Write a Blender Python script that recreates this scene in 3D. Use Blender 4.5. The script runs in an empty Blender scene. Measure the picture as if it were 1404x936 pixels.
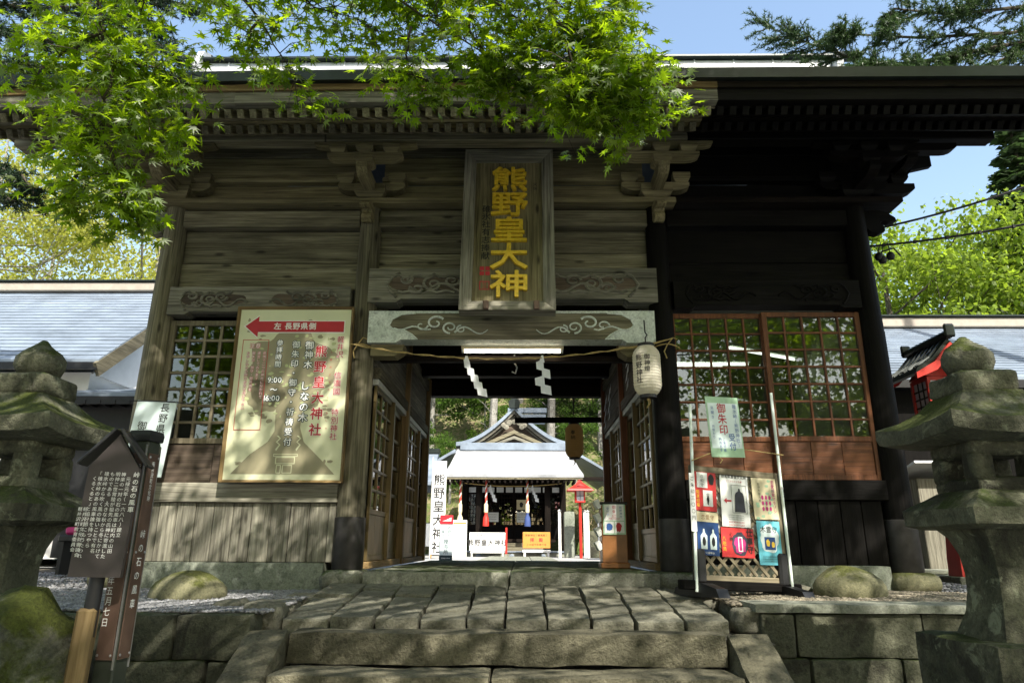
import bpy, math, random
import numpy as np
from mathutils import Vector, Matrix, noise, Euler
rnd = random.Random(7)
nrg = np.random.default_rng(7)
S = bpy.context.scene
COL = S.collection
R = math.radians
# ------------------------------------------------------------------ camera, sky, sun, exposure
CAM_LOC = Vector((.11, -7.2, .24))
cam = bpy.data.objects.new('camera', bpy.data.cameras.new('camera'))
COL.objects.link(cam)
cam.data.lens = 24; cam.data.sensor_width = 36; cam.data.clip_end = 3000; cam.data.clip_start = .05
CAM_R = Matrix.Rotation(R(.9), 3, 'Z') @ Matrix.Rotation(R(106.6), 3, 'X') @ Matrix.Rotation(R(.3), 3, 'Z')
cam.matrix_world = Matrix.Translation(CAM_LOC) @ CAM_R.to_4x4()
S.camera = cam
SUN_EL, SUN_AZ = 47, 25          # degrees; azimuth from -y towards +x
w = bpy.data.worlds.new('World'); S.world = w; w.use_nodes = True
nt = w.node_tree
sky = nt.nodes.new('ShaderNodeTexSky'); sky.sky_type = 'NISHITA'; sky.sun_disc = False
sd = Vector((math.sin(R(SUN_AZ)) * math.cos(R(SUN_EL)), -math.cos(R(SUN_AZ)) * math.cos(R(SUN_EL)), math.sin(R(SUN_EL))))
sky.sun_elevation = R(SUN_EL); sky.sun_rotation = math.atan2(sd.x, sd.y)
sky.air_density = 1.5; sky.dust_density = 2.5; sky.ozone_density = 1.0
nt.links.new(sky.outputs[0], nt.nodes['Background'].inputs[0])
nt.nodes['Background'].inputs[1].default_value = .15
sun = bpy.data.objects.new('sun', bpy.data.lights.new('sun', 'SUN')); COL.objects.link(sun)
sun.data.energy = 5.0; sun.data.angle = R(.53); sun.data.color = (1, .94, .84)
sun.rotation_euler = sd.to_track_quat('Z', 'Y').to_euler()
S.view_settings.view_transform = 'Standard'; S.view_settings.look = 'None'
S.view_settings.exposure = 1.05; S.view_settings.gamma = 1
try:
    S.cycles.max_bounces = 7; S.cycles.transparent_max_bounces = 12; S.cycles.diffuse_bounces = 4
    S.cycles.use_denoising = True; S.cycles.sample_clamp_indirect = 6
except Exception: pass

def at(u, v, y):                 # the point on the vertical plane at depth y seen in the photograph at (u, v)
    d = CAM_R @ Vector(((u - 702) / 936, (468 - v) / 936, -1))
    return CAM_LOC + d * ((y - CAM_LOC.y) / d.y)

# ------------------------------------------------------------------ materials
def new_mat(name):
    m = bpy.data.materials.new(name); m.use_nodes = True
    n = m.node_tree; b = n.nodes['Principled BSDF']
    return m, n, b
def N(n, t, **k):
    q = n.nodes.new(t)
    for a, v in k.items():
        if a in q.bl_rna.properties: setattr(q, a, v)
    return q
def ramp(n, stops):
    r = n.nodes.new('ShaderNodeValToRGB'); e = r.color_ramp.elements
    while len(e) < len(stops): e.new(.5)
    for q, (p, c) in zip(e, stops):
        q.position = p; q.color = (*c, 1) if len(c) == 3 else c
    return r
def math_(n, op, a, b):
    q = n.nodes.new('ShaderNodeMath'); q.operation = op
    for i, v in enumerate((a, b)):
        if v is None: continue
        if isinstance(v, (int, float)): q.inputs[i].default_value = v
        else: n.links.new(v, q.inputs[i])
    return q.outputs[0]
def mixc(n, f, a, b, mode='MIX'):
    q = n.nodes.new('ShaderNodeMix'); q.data_type = 'RGBA'; q.blend_type = mode
    for i, v in ((0, f), (6, a), (7, b)):
        if isinstance(v, (int, float)): q.inputs[i].default_value = v
        elif isinstance(v, tuple): q.inputs[i].default_value = (*v, 1)
        else: n.links.new(v, q.inputs[i])
    return q.outputs[2]
def coords(n, scale, rand=True):
    tc = N(n, 'ShaderNodeTexCoord'); v = tc.outputs['Object']
    if rand:
        oi = N(n, 'ShaderNodeObjectInfo')
        mu = math_(n, 'MULTIPLY', oi.outputs['Random'], 61.0)
        ad = N(n, 'ShaderNodeVectorMath', operation='ADD'); n.links.new(v, ad.inputs[0]); n.links.new(mu, ad.inputs[1]); v = ad.outputs[0]
    mp = N(n, 'ShaderNodeMapping'); mp.inputs['Scale'].default_value = scale
    n.links.new(v, mp.inputs['Vector']); return mp.outputs[0]
def tex(n, vec, scale, detail=4, rough=.6, dist=0):
    t = N(n, 'ShaderNodeTexNoise'); t.inputs['Scale'].default_value = scale; t.inputs['Detail'].default_value = detail
    t.inputs['Roughness'].default_value = rough; t.inputs['Distortion'].default_value = dist
    n.links.new(vec, t.inputs['Vector']); return t.outputs['Fac']
def bump(n, b, h, strength, dist=.01):
    q = N(n, 'ShaderNodeBump'); q.inputs['Strength'].default_value = strength; q.inputs['Distance'].default_value = dist
    n.links.new(h, q.inputs['Height']); n.links.new(q.outputs[0], b.inputs['Normal'])
def rand_val(n, col, lo, hi):
    oi = N(n, 'ShaderNodeObjectInfo')
    k = math_(n, 'ADD', math_(n, 'MULTIPLY', oi.outputs['Random'], hi - lo), lo)
    cb = N(n, 'ShaderNodeCombineColor')
    for i in range(3): n.links.new(k, cb.inputs[i])
    return mixc(n, 1.0, col, cb.outputs[0], 'MULTIPLY')

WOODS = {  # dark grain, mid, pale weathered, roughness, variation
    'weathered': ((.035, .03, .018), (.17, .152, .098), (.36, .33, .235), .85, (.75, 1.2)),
    'olive':     ((.055, .045, .02), (.215, .182, .096), (.37, .325, .185), .8, (.8, 1.2)),
    'grey':      ((.045, .04, .03), (.205, .193, .15), (.4, .38, .305), .88, (.75, 1.15)),
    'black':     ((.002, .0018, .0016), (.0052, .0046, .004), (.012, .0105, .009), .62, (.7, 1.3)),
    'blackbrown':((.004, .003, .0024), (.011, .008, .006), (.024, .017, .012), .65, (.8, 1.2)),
    'brown':     ((.05, .019, .007), (.155, .054, .02), (.24, .095, .038), .5, (.85, 1.15)),
    'redbrown':  ((.03, .021, .015), (.1, .073, .052), (.2, .16, .12), .7, (.8, 1.2)),
    'tan':       ((.09, .055, .02), (.22, .145, .06), (.33, .24, .12), .6, (.9, 1.1)),
    'lattice':   ((.09, .075, .045), (.2, .17, .11), (.3, .265, .19), .7, (.85, 1.15)),
}
_w = {}
def wood(kind, ax):
    if (kind, ax) in _w: return _w[kind, ax]
    d, mcol, p, ro, (lo, hi) = WOODS[kind]
    m, n, b = new_mat(f'{kind}_wood_{ax}')
    sc = {'x': (.42, 13, 13), 'y': (13, .42, 13), 'z': (13, 13, .42)}[ax]
    v = coords(n, sc)
    grain = tex(n, v, 1.7, 8, .72, .7)
    sc2 = {'x': (1.2, 40, 40), 'y': (40, 1.2, 40), 'z': (40, 40, 1.2)}[ax]
    fine = tex(n, coords(n, sc2), 1.5, 4, .7, .3)
    big = tex(n, coords(n, {'x': (.8, 2.2, 2.2), 'y': (2.2, .8, 2.2), 'z': (2.2, 2.2, .8)}[ax]), 1.3, 3, .55)
    c1 = ramp(n, [(.33, d), (.5, mcol), (.7, p)]); n.links.new(grain, c1.inputs[0])
    c2 = ramp(n, [(.36, d), (.55, mcol), (.72, p)]); n.links.new(fine, c2.inputs[0])
    col = mixc(n, .45, c1.outputs[0], c2.outputs[0])
    stain = ramp(n, [(.3, (.45, .45, .45)), (.62, (1.15, 1.15, 1.15))]); n.links.new(big, stain.inputs[0])
    col = mixc(n, .8, col, stain.outputs[0], 'MULTIPLY')
    # knots and checks
    vo = N(n, 'ShaderNodeTexVoronoi'); vo.inputs['Scale'].default_value = 1.0; vo.inputs['Randomness'].default_value = 1
    n.links.new(coords(n, {'x': (1.6, 5, 5), 'y': (5, 1.6, 5), 'z': (5, 5, 1.6)}[ax]), vo.inputs['Vector'])
    kn = ramp(n, [(.05, (.16, .15, .14)), (.13, (1, 1, 1))]); n.links.new(vo.outputs['Distance'], kn.inputs[0]); col = mixc(n, .85, col, kn.outputs[0], 'MULTIPLY')
    ck = tex(n, coords(n, {'x': (.7, 26, 26), 'y': (26, .7, 26), 'z': (26, 26, .7)}[ax]), 1.2, 3, .6, .5)
    cr = ramp(n, [(.30, (.22, .2, .18)), (.36, (1, 1, 1))]); n.links.new(ck, cr.inputs[0]); col = mixc(n, .8, col, cr.outputs[0], 'MULTIPLY')
    col = rand_val(n, col, lo, hi)
    n.links.new(col, b.inputs['Base Color']); b.inputs['Roughness'].default_value = ro
    b.inputs['Specular IOR Level'].default_value = .08 if 'black' in kind else .3
    bump(n, b, math_(n, 'ADD', math_(n, 'MULTIPLY', grain, .8), fine), .5, .008)
    _w[kind, ax] = m; return m

def stone(name, a, bcol, moss=.0, mosscol=(.05, .075, .012), scale=3.0, bstr=.6, lich=0, dark=None, rough=.9):
    m, n, b = new_mat(name)
    v = coords(n, (1, 1, 1))
    big = tex(n, v, scale, 6, .65, .3); fine = tex(n, v, 55, 5, .75); med = tex(n, v, 14, 5, .7)
    c = ramp(n, [(.32, a), (.68, bcol)]); n.links.new(big, c.inputs[0])
    f = ramp(n, [(.3, (.5, .5, .5)), (.7, (1.3, 1.3, 1.3))]); n.links.new(fine, f.inputs[0])
    col = mixc(n, .8, c.outputs[0], f.outputs[0], 'MULTIPLY')
    pit = ramp(n, [(.36, (.35, .35, .35)), (.46, (1, 1, 1))]); n.links.new(med, pit.inputs[0])
    col = mixc(n, .55, col, pit.outputs[0], 'MULTIPLY')
    if dark:
        dk = ramp(n, [(.5, (0, 0, 0)), (.62, (1, 1, 1))]); n.links.new(tex(n, v, 2.1, 5, .7, .8), dk.inputs[0])
        col = mixc(n, math_(n, 'MULTIPLY', dk.outputs[0], .8), col, dark)
    if lich:
        l = ramp(n, [(.58, (0, 0, 0)), (.66, (1, 1, 1))]); n.links.new(tex(n, v, 8, 6, .7, .6), l.inputs[0])
        col = mixc(n, math_(n, 'MULTIPLY', l.outputs[0], lich), col, (.3, .32, .22))
    if moss:
        g = N(n, 'ShaderNodeNewGeometry'); sx = N(n, 'ShaderNodeSeparateXYZ'); n.links.new(g.outputs['Normal'], sx.inputs[0])
        k = math_(n, 'ADD', math_(n, 'MULTIPLY', sx.outputs['Z'], .35), tex(n, v, 4.5, 6, .7, .4))
        mr = ramp(n, [(.78 - moss * .35, (0, 0, 0)), (.9 - moss * .3, (1, 1, 1))]); n.links.new(k, mr.inputs[0])
        mc = ramp(n, [(.3, tuple(x * .5 for x in mosscol)), (.7, tuple(x * 1.5 for x in mosscol))]); n.links.new(fine, mc.inputs[0])
        col = mixc(n, mr.outputs[0], col, mc.outputs[0])
    col = rand_val(n, col, .85, 1.15)
    n.links.new(col, b.inputs['Base Color']); b.inputs['Roughness'].default_value = rough
    b.inputs['Specular IOR Level'].default_value = .25
    h = math_(n, 'ADD', math_(n, 'MULTIPLY', fine, .35), med)
    bump(n, b, h, bstr, .035)
    return m
def plain(name, c, rough=.5, metal=0, var=.12, nscale=6, bstr=.0, spec=.4):
    m, n, b = new_mat(name)
    v = coords(n, (1, 1, 1))
    t = tex(n, v, nscale, 5, .65, .2)
    r = ramp(n, [(.3, tuple(x * (1 - var) for x in c)), (.7, tuple(min(1, x * (1 + var)) for x in c))]); n.links.new(t, r.inputs[0])
    n.links.new(r.outputs[0], b.inputs['Base Color']); b.inputs['Roughness'].default_value = rough; b.inputs['Metallic'].default_value = metal
    b.inputs['Specular IOR Level'].default_value = spec
    if bstr: bump(n, b, tex(n, v, nscale * 6, 4, .6), bstr, .005)
    return m
def emit(name, c, s):
    m, n, b = new_mat(name); b.inputs['Base Color'].default_value = (*c, 1)
    b.inputs['Emission Color'].default_value = (*c, 1); b.inputs['Emission Strength'].default_value = s; return m
def leafmat(name, c, t, var=.35, trans=.5, gloss=.08):
    m, n, b = new_mat(name); n.nodes.remove(b)
    g = N(n, 'ShaderNodeNewGeometry'); r = g.outputs['Random Per Island']
    c1 = ramp(n, [(0, tuple(x * (1 - var) for x in c)), (1, tuple(x * (1 + var) for x in c))]); n.links.new(r, c1.inputs[0])
    c2 = ramp(n, [(0, tuple(x * (1 - var) for x in t)), (1, tuple(x * (1 + var) for x in t))]); n.links.new(r, c2.inputs[0])
    d = N(n, 'ShaderNodeBsdfDiffuse'); n.links.new(c1.outputs[0], d.inputs[0])
    q = N(n, 'ShaderNodeBsdfTranslucent'); n.links.new(c2.outputs[0], q.inputs[0])
    mx = N(n, 'ShaderNodeMixShader'); mx.inputs[0].default_value = trans
    n.links.new(d.outputs[0], mx.inputs[1]); n.links.new(q.outputs[0], mx.inputs[2])
    gl = N(n, 'ShaderNodeBsdfGlossy'); gl.inputs['Roughness'].default_value = .6
    fr = N(n, 'ShaderNodeFresnel'); fr.inputs[0].default_value = 1.4
    m2 = N(n, 'ShaderNodeMixShader'); n.links.new(math_(n, 'MULTIPLY', fr.outputs[0], gloss * 1.2), m2.inputs[0])
    n.links.new(mx.outputs[0], m2.inputs[1]); n.links.new(gl.outputs[0], m2.inputs[2])
    n.links.new(m2.outputs[0], n.nodes['Material Output'].inputs[0]); return m
def glassmat(name, tint, base=.07):
    m, n, b = new_mat(name); n.nodes.remove(b)
    tr = N(n, 'ShaderNodeBsdfTransparent'); tr.inputs[0].default_value = (*tint, 1)
    gl = N(n, 'ShaderNodeBsdfGlossy'); gl.inputs['Roughness'].default_value = .015
    fr = N(n, 'ShaderNodeFresnel'); fr.inputs[0].default_value = 1.5
    mx = N(n, 'ShaderNodeMixShader'); n.links.new(math_(n, 'ADD', fr.outputs[0], base), mx.inputs[0])
    n.links.new(tr.outputs[0], mx.inputs[1]); n.links.new(gl.outputs[0], mx.inputs[2])
    n.links.new(mx.outputs[0], n.nodes['Material Output'].inputs[0]); return m
def papermat(name, c, trans=.35):
    m, n, b = new_mat(name); n.nodes.remove(b)
    d = N(n, 'ShaderNodeBsdfDiffuse'); d.inputs[0].default_value = (*c, 1)
    q = N(n, 'ShaderNodeBsdfTranslucent'); q.inputs[0].default_value = (*c, 1)
    mx = N(n, 'ShaderNodeMixShader'); mx.inputs[0].default_value = trans
    n.links.new(d.outputs[0], mx.inputs[1]); n.links.new(q.outputs[0], mx.inputs[2])
    n.links.new(mx.outputs[0], n.nodes['Material Output'].inputs[0]); return m

M = dict(
    step=stone('step_stone', (.07, .066, .042), (.2, .185, .125), .0, (.06, .07, .025), 2.5, 1.0),
    pave=stone('paving_stone', (.08, .079, .058), (.22, .212, .16), .0, (.06, .07, .025), 2.5, .7),
    block=stone('wall_block', (.055, .058, .036), (.14, .14, .095), .1, (.045, .06, .018), 2, .8, dark=(.03, .028, .02)),
    cap=stone('coping', (.16, .17, .13), (.3, .31, .25), .0, (.06, .08, .03), 2, .5),
    lantern=stone('lantern_stone', (.055, .058, .038), (.17, .17, .115), .15, (.045, .06, .016), 3, .8, lich=.55, dark=(.025, .024, .018)),
    mossrock=stone('mossy_rock', (.07, .07, .055), (.2, .2, .15), .5, (.05, .06, .01), 3, 1.0, lich=.3),
    rock=stone('smooth_stone', (.1, .1, .06), (.2, .19, .11), .2, (.07, .075, .02), 3, .35),
    concrete=stone('concrete', (.16, .18, .14), (.3, .32, .26), .0, scale=1.4, bstr=.3),
    sill=stone('sill_stone', (.17, .17, .13), (.31, .31, .25), .1, (.06, .08, .03), 3, .6),
    gravel=stone('gravel', (.1, .105, .11), (.36, .36, .35), .0, scale=30, bstr=.5),
    gravelr=stone('brown_gravel', (.1, .085, .06), (.33, .29, .22), .0, scale=30, bstr=.5),
    soil=stone('soil', (.06, .055, .045), (.14, .125, .1), .0, scale=6, bstr=.9),
    court=stone('courtyard', (.3, .3, .29), (.42, .42, .4), .0, scale=2, bstr=.4),
    hill=stone('hillside', (.16, .13, .07), (.32, .27, .16), .3, (.09, .12, .03), .5, .8),
    sheet=plain('roof_sheet', (.2, .24, .29), .42, .15, .35, 1.3),
    sheetlight=plain('ridge_sheet', (.46, .47, .47), .4, .2, .25, 2.0),
    edge=plain('dark_green_metal', (.018, .024, .02), .35, .3, .3, 4),
    steel=plain('brown_steel_sleeve', (.045, .042, .04), .5, .5, .35, 5),
    black=plain('black_paint', (.012, .012, .013), .45, 0, .3, 8),
    white=plain('white_paint', (.74, .78, .74), .55, 0, .07, 5),
    paint=stone('flaking_white_paint', (.5, .56, .5), (.68, .72, .66), .0, scale=5, bstr=.25, rough=.7),
    plaster=plain('white_plaster', (.72, .71, .68), .8, 0, .1, 1.5),
    gold=plain('gold_leaf', (.78, .52, .035), .4, .2, .25, 30, .25, .6),
    ink=plain('black_ink', (.012, .012, .012), .6), redink=plain('red_ink', (.42, .02, .03), .55),
    whiteink=plain('white_ink', (.78, .78, .75), .6, 0, .03), navy=plain('dark_teal_ink', (.012, .035, .045), .6),
    blueink=plain('blue_ink', (.03, .1, .32), .6), pinkink=plain('magenta_ink', (.45, .03, .17), .6),
    signcream=plain('cream_sign_board', (.6, .61, .41), .45, 0, .08, 2), signtree=plain('brown_sign_print', (.27, .245, .155), .45, 0, .1, 3),
    signgreen=plain('pale_green_print', (.42, .46, .24), .45, 0, .08, 3),
    paper=plain('white_poster_paper', (.7, .71, .68), .5, 0, .05, 4), palepaper=plain('pale_blue_board', (.62, .72, .72), .5, 0, .05, 3),
    green=plain('green_print', (.33, .5, .33), .5, 0, .2, 8), cyan=plain('cyan_print', (.12, .45, .55), .5, 0, .25, 9),
    redpaper=plain('red_print', (.5, .03, .03), .5, 0, .3, 9), cream=plain('cream_print', (.66, .58, .38), .5, 0, .1, 9), bluepaper=plain('dark_blue_print', (.012, .05, .17), .5, 0, .3, 9),
    bell=plain('bell_bronze_print', (.035, .035, .05), .5, 0, .4, 14), orange=plain('orange_board', (.55, .24, .05), .5, 0, .1, 4),
    signboard=plain('dark_brown_sign_metal', (.042, .034, .033), .42, .1, .15, 4), copper=plain('copper_plate', (.13, .082, .062), .35, .35, .25, 5),
    postpaint=plain('dark_post_paint', (.03, .036, .026), .5, .1, .3, 4), bolt=plain('bolt_steel', (.5, .5, .5), .3, .8),
    red=plain('vermilion_paint', (.5, .028, .018), .45, 0, .15, 5), rope=plain('straw_rope', (.34, .25, .1), .9, 0, .3, 30, .5),
    alu=plain('gold_brown_aluminium', (.13, .095, .04), .4, .4, .15, 4), track=plain('pale_rail', (.5, .5, .47), .5, .1, .15, 4),
    shoji=papermat('paper_lantern_skin', (.76, .72, .6), .5), shide=papermat('white_paper', (.82, .84, .86), .3),
    glowpaper=papermat('amber_glow_skin', (.6, .42, .2), .55),  # the lantern's glow is put into the amber colour, without emission
    glass=glassmat('window_glass', (.62, .66, .63), .08), tube=emit('lit_tube', (1, .9, .68), 7.0), tube2=emit('lit_room_tube', (1, .97, .9), 2.6),
    rim=plain('dull_cable', (.012, .012, .013), .6), pvc=plain('white_pole', (.68, .76, .7), .4, 0, .06, 4),
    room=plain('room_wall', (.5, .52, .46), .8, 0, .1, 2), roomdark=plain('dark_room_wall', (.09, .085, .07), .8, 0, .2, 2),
    bark=stone('bark', (.06, .05, .04), (.16, .14, .11), .2, (.06, .07, .03), 6, 1.0), greybark=stone('grey_bark', (.16, .15, .13), (.34, .33, .3), .1, scale=6, bstr=.8),
    twig=plain('twig', (.05, .04, .025), .8), maple=leafmat('maple_leaf', (.085, .15, .008), (.36, .52, .012), .5, .64),
    spring=leafmat('spring_foliage', (.14, .2, .025), (.3, .42, .03), .4, .5), yellow=leafmat('yellow_green_foliage', (.26, .27, .05), (.5, .52, .08), .35, .5),
    forest=leafmat('forest_foliage', (.06, .11, .018), (.11, .22, .02), .45, .45), needle=leafmat('conifer_needles', (.022, .045, .022), (.03, .06, .02), .4, .25),
    fir=leafmat('fir_needles', (.05, .085, .03), (.06, .11, .03), .4, .3), drybush=leafmat('dry_twigs', (.38, .31, .19), (.38, .31, .19), .3, .3),
    tassel=plain('blue_cloth', (.04, .07, .2), .8), redrope=plain('red_cord', (.45, .06, .04), .8), brownbox=plain('varnished_wood', (.24, .1, .03), .35, 0, .25, 5),
)
SHADE_N = 250
# ------------------------------------------------------------------ mesh helpers
def chamfer(sx, sy, sz, b):
    v, f = [], []
    if b <= 0:
        for x in (-1, 1):
            for y in (-1, 1):
                for z in (-1, 1): v.append((x * sx / 2, y * sy / 2, z * sz / 2))
        return v, [(0, 1, 3, 2), (4, 6, 7, 5), (0, 4, 5, 1), (2, 3, 7, 6), (0, 2, 6, 4), (1, 5, 7, 3)]
    b = min(b, .45 * min(sx, sy, sz))
    h = (sx / 2, sy / 2, sz / 2); idx = {}
    for x in (-1, 1):
        for y in (-1, 1):
            for z in (-1, 1):
                s = (x, y, z)
                for a in range(3):
                    p = [s[i] * (h[i] - (0 if i == a else b)) for i in range(3)]
                    idx[s, a] = len(v); v.append(tuple(p))
    for a in range(3):
        o = [i for i in range(3) if i != a]
        for s in (-1, 1):
            q = []
            for p, r in ((-1, -1), (1, -1), (1, 1), (-1, 1)):
                k = [0, 0, 0]; k[a] = s; k[o[0]] = p; k[o[1]] = r; q.append(idx[tuple(k), a])
            f.append(tuple(q))
    for a in range(3):
        o = [i for i in range(3) if i != a]
        for p in (-1, 1):
            for r in (-1, 1):
                k1 = [0, 0, 0]; k2 = [0, 0, 0]; k1[a] = -1; k2[a] = 1
                for k in (k1, k2): k[o[0]] = p; k[o[1]] = r
                f.append((idx[tuple(k1), o[0]], idx[tuple(k2), o[0]], idx[tuple(k2), o[1]], idx[tuple(k1), o[1]]))
    for x in (-1, 1):
        for y in (-1, 1):
            for z in (-1, 1): f.append(tuple(idx[(x, y, z), a] for a in range(3)))
    return v, f

def link(name, me, parent=None, loc=(0, 0, 0), rot=None):
    o = bpy.data.objects.new(name, me); COL.objects.link(o)
    if parent is not None: o.parent = parent
    o.location = loc
    if rot is not None: o.rotation_euler = rot
    return o
def fixn(me):
    import bmesh
    bm = bmesh.new(); bm.from_mesh(me); bmesh.ops.recalc_face_normals(bm, faces=bm.faces); bm.to_mesh(me); bm.free()
class MB:
    def __init__(s): s.v = []; s.f = []; s.mi = []; s.cur = 0
    def add(s, v, f, T=None):
        k = len(s.v)
        s.v += [tuple(T @ Vector(p)) for p in v] if T is not None else [tuple(p) for p in v]
        s.f += [tuple(i + k for i in q) for q in f]; s.mi += [s.cur] * len(f); return s
    def box(s, c, d, b=0, rot=None):
        T = Matrix.Translation(c)
        if rot: T = T @ Euler(rot).to_matrix().to_4x4()
        v, f = chamfer(*d, b); return s.add(v, f, T)
    def tube(s, pts, rad, n=8, cap=True):
        pts = [Vector(p) for p in pts]; k = len(s.v)
        if isinstance(rad, (int, float)): rad = [rad] * len(pts)
        up = Vector((0, 0, 1)); prev = None
        for i, p in enumerate(pts):
            d = (pts[min(i + 1, len(pts) - 1)] - pts[max(i - 1, 0)]).normalized()
            a = d.cross(up if abs(d.z) < .95 else Vector((1, 0, 0))) if prev is None else prev - d * prev.dot(d)
            a.normalize(); prev = a; c = d.cross(a)
            for j in range(n):
                t = 2 * math.pi * j / n; s.v.append(tuple(p + (a * math.cos(t) + c * math.sin(t)) * rad[i]))
        q = [(k + i * n + j, k + i * n + (j + 1) % n, k + (i + 1) * n + (j + 1) % n, k + (i + 1) * n + j) for i in range(len(pts) - 1) for j in range(n)]
        if cap: q += [tuple(k + j for j in range(n)), tuple(k + (len(pts) - 1) * n + j for j in range(n))]
        s.f += q; s.mi += [s.cur] * len(q); return s
    def lathe(s, prof, n=24, c=(0, 0, 0), sq=False, T=None):
        k = len(s.v); r = []
        for (rd, z) in prof:
            for j in range(n):
                t = 2 * math.pi * (j + (.5 if n == 4 else 0)) / n; q = rd * (math.sqrt(2) if n == 4 else 1)
                p = Vector((c[0] + q * math.cos(t), c[1] + q * math.sin(t), c[2] + z)); s.v.append(tuple(T @ p if T is not None else p))
        q = [(k + i * n + j, k + i * n + (j + 1) % n, k + (i + 1) * n + (j + 1) % n, k + (i + 1) * n + j) for i in range(len(prof) - 1) for j in range(n)]
        q += [tuple(k + j for j in range(n)), tuple(k + (len(prof) - 1) * n + j for j in range(n))]
        s.f += q; s.mi += [s.cur] * len(q); return s
    def prism(s, poly, y0, y1, T=None):       # polygon in x-z extruded along y
        n = len(poly); v = [(x, y0, z) for x, z in poly] + [(x, y1, z) for x, z in poly]
        f = [tuple(range(n)), tuple(range(2 * n - 1, n - 1, -1))] + [(i, (i + 1) % n, n + (i + 1) % n, n + i) for i in range(n)]
        return s.add(v, f, T)
    def build(s, name, mat, parent=None, loc=(0, 0, 0), rot=None, smooth=False, fix=True):
        me = bpy.data.meshes.new(name); me.from_pydata(s.v, [], s.f)
        for m in (mat if isinstance(mat, (list, tuple)) else [mat]): me.materials.append(m)
        if isinstance(mat, (list, tuple)): me.polygons.foreach_set('material_index', s.mi)
        if fix: fixn(me)
        if smooth:
            me.polygons.foreach_set('use_smooth', [True] * len(me.polygons))
            try: me.set_sharp_from_angle(angle=R(40))
            except Exception: pass
        me.update(); return link(name, me, parent, loc, rot)

def tag(o, label=None, cat=None, group=None, kind=None):
    if label: o['label'] = label
    if cat: o['category'] = cat
    if group: o['group'] = group
    if kind: o['kind'] = kind
    return o
def thing(name, label, cat, loc=(0, 0, 0), rot=None, group=None):
    return tag(link(name, None, None, loc, rot), label, cat, group)
_pl = {}
def plank(name, parent, kind, lo, hi, b=.006, rot=None, ax=None, mat=None):
    d = tuple(round(h - l, 4) for l, h in zip(lo, hi)); c = tuple((h + l) / 2 for l, h in zip(lo, hi))
    ax = ax or 'xyz'[max(range(3), key=lambda i: d[i])]
    m = mat or wood(kind, ax); key = (d, m.name, b)
    if key not in _pl:
        v, f = chamfer(*d, b); me = bpy.data.meshes.new(name); me.from_pydata(v, [], f); me.materials.append(m); fixn(me); _pl[key] = me
    return link(name, _pl[key], parent, c, rot)
def copy_tree(o, parent=None):
    c = o.copy(); COL.objects.link(c)
    if parent is not None: c.parent = parent
    for ch in list(o.children): copy_tree(ch, c)
    return c
def rough_block(sx, sy, sz, n=5, amp=.012, rad=.03, seed=0, fr=3.0):   # subdivided rounded box with an uneven skin
    v, f, ix = [], [], {}
    nn = [max(2, min(30, int(round(q / max(sx, sy, sz) * n * 2)))) for q in (sx, sy, sz)]
    h = Vector((sx / 2, sy / 2, sz / 2)); rad = min(rad, .45 * min(sx, sy, sz))
    def vid(i, j, k):
        if (i, j, k) in ix: return ix[i, j, k]
        p = Vector(((i / nn[0] - .5) * sx, (j / nn[1] - .5) * sy, (k / nn[2] - .5) * sz))
        q = Vector(tuple(max(-h[a] + rad, min(h[a] - rad, p[a])) for a in range(3)))
        d = p - q
        if d.length > 1e-6: p = q + d.normalized() * min(d.length, rad)
        s = Vector((seed * 7.3, seed * 3.1, 0))
        p += noise.noise_vector(p * fr + s) * amp + noise.noise_vector(p * fr * 4 + s) * amp * .4 + noise.noise_vector(p * fr * 11 + s) * amp * .22
        ix[i, j, k] = len(v); v.append(tuple(p)); return ix[i, j, k]
    for a in range(3):
        o1, o2 = [i for i in range(3) if i != a]
        for side in (0, nn[a]):
            for i in range(nn[o1]):
                for j in range(nn[o2]):
                    q = []
                    for di, dj in ((0, 0), (1, 0), (1, 1), (0, 1)):
                        k = [0, 0, 0]; k[a] = side; k[o1] = i + di; k[o2] = j + dj; q.append(vid(*k))
                    f.append(tuple(q))
    return v, f
def block(name, parent, mat, lo, hi, seed, amp=.012, rad=.03, n=6, rot=None, T=None):
    d = [h - l for l, h in zip(lo, hi)]; c = [(h + l) / 2 for l, h in zip(lo, hi)]
    v, f = rough_block(*d, n, amp, rad, seed)
    mb = MB().add(v, f, T); return mb.build(name, mat, parent, c, rot, smooth=True)
def boulder(name, mat, parent, c, r, seed, amp=.18, flat=None, n=24):
    mb = MB(); v = []; f = []
    for i in range(n // 2 + 1):
        for j in range(n):
            th = math.pi * i / (n // 2); ph = 2 * math.pi * j / n
            d = Vector((math.sin(th) * math.cos(ph), math.sin(th) * math.sin(ph), math.cos(th)))
            k = 1 + amp * noise.noise(d * 1.3 + Vector((seed * 5, 0, 0))) + amp * .35 * noise.noise(d * 4 + Vector((seed, 2, 0)))
            p = Vector((d.x * r[0], d.y * r[1], d.z * r[2])) * k; v.append(tuple(p))
    for i in range(n // 2):
        for j in range(n): f.append((i * n + j, i * n + (j + 1) % n, (i + 1) * n + (j + 1) % n, (i + 1) * n + j))
    o = mb.add(v, f).build(name, mat, parent, c); me = o.data
    import bmesh
    bm = bmesh.new(); bm.from_mesh(me); bmesh.ops.remove_doubles(bm, verts=bm.verts, dist=1e-4); bmesh.ops.recalc_face_normals(bm, faces=bm.faces); bm.to_mesh(me); bm.free()
    me.polygons.foreach_set('use_smooth', [True] * len(me.polygons)); return o

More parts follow.
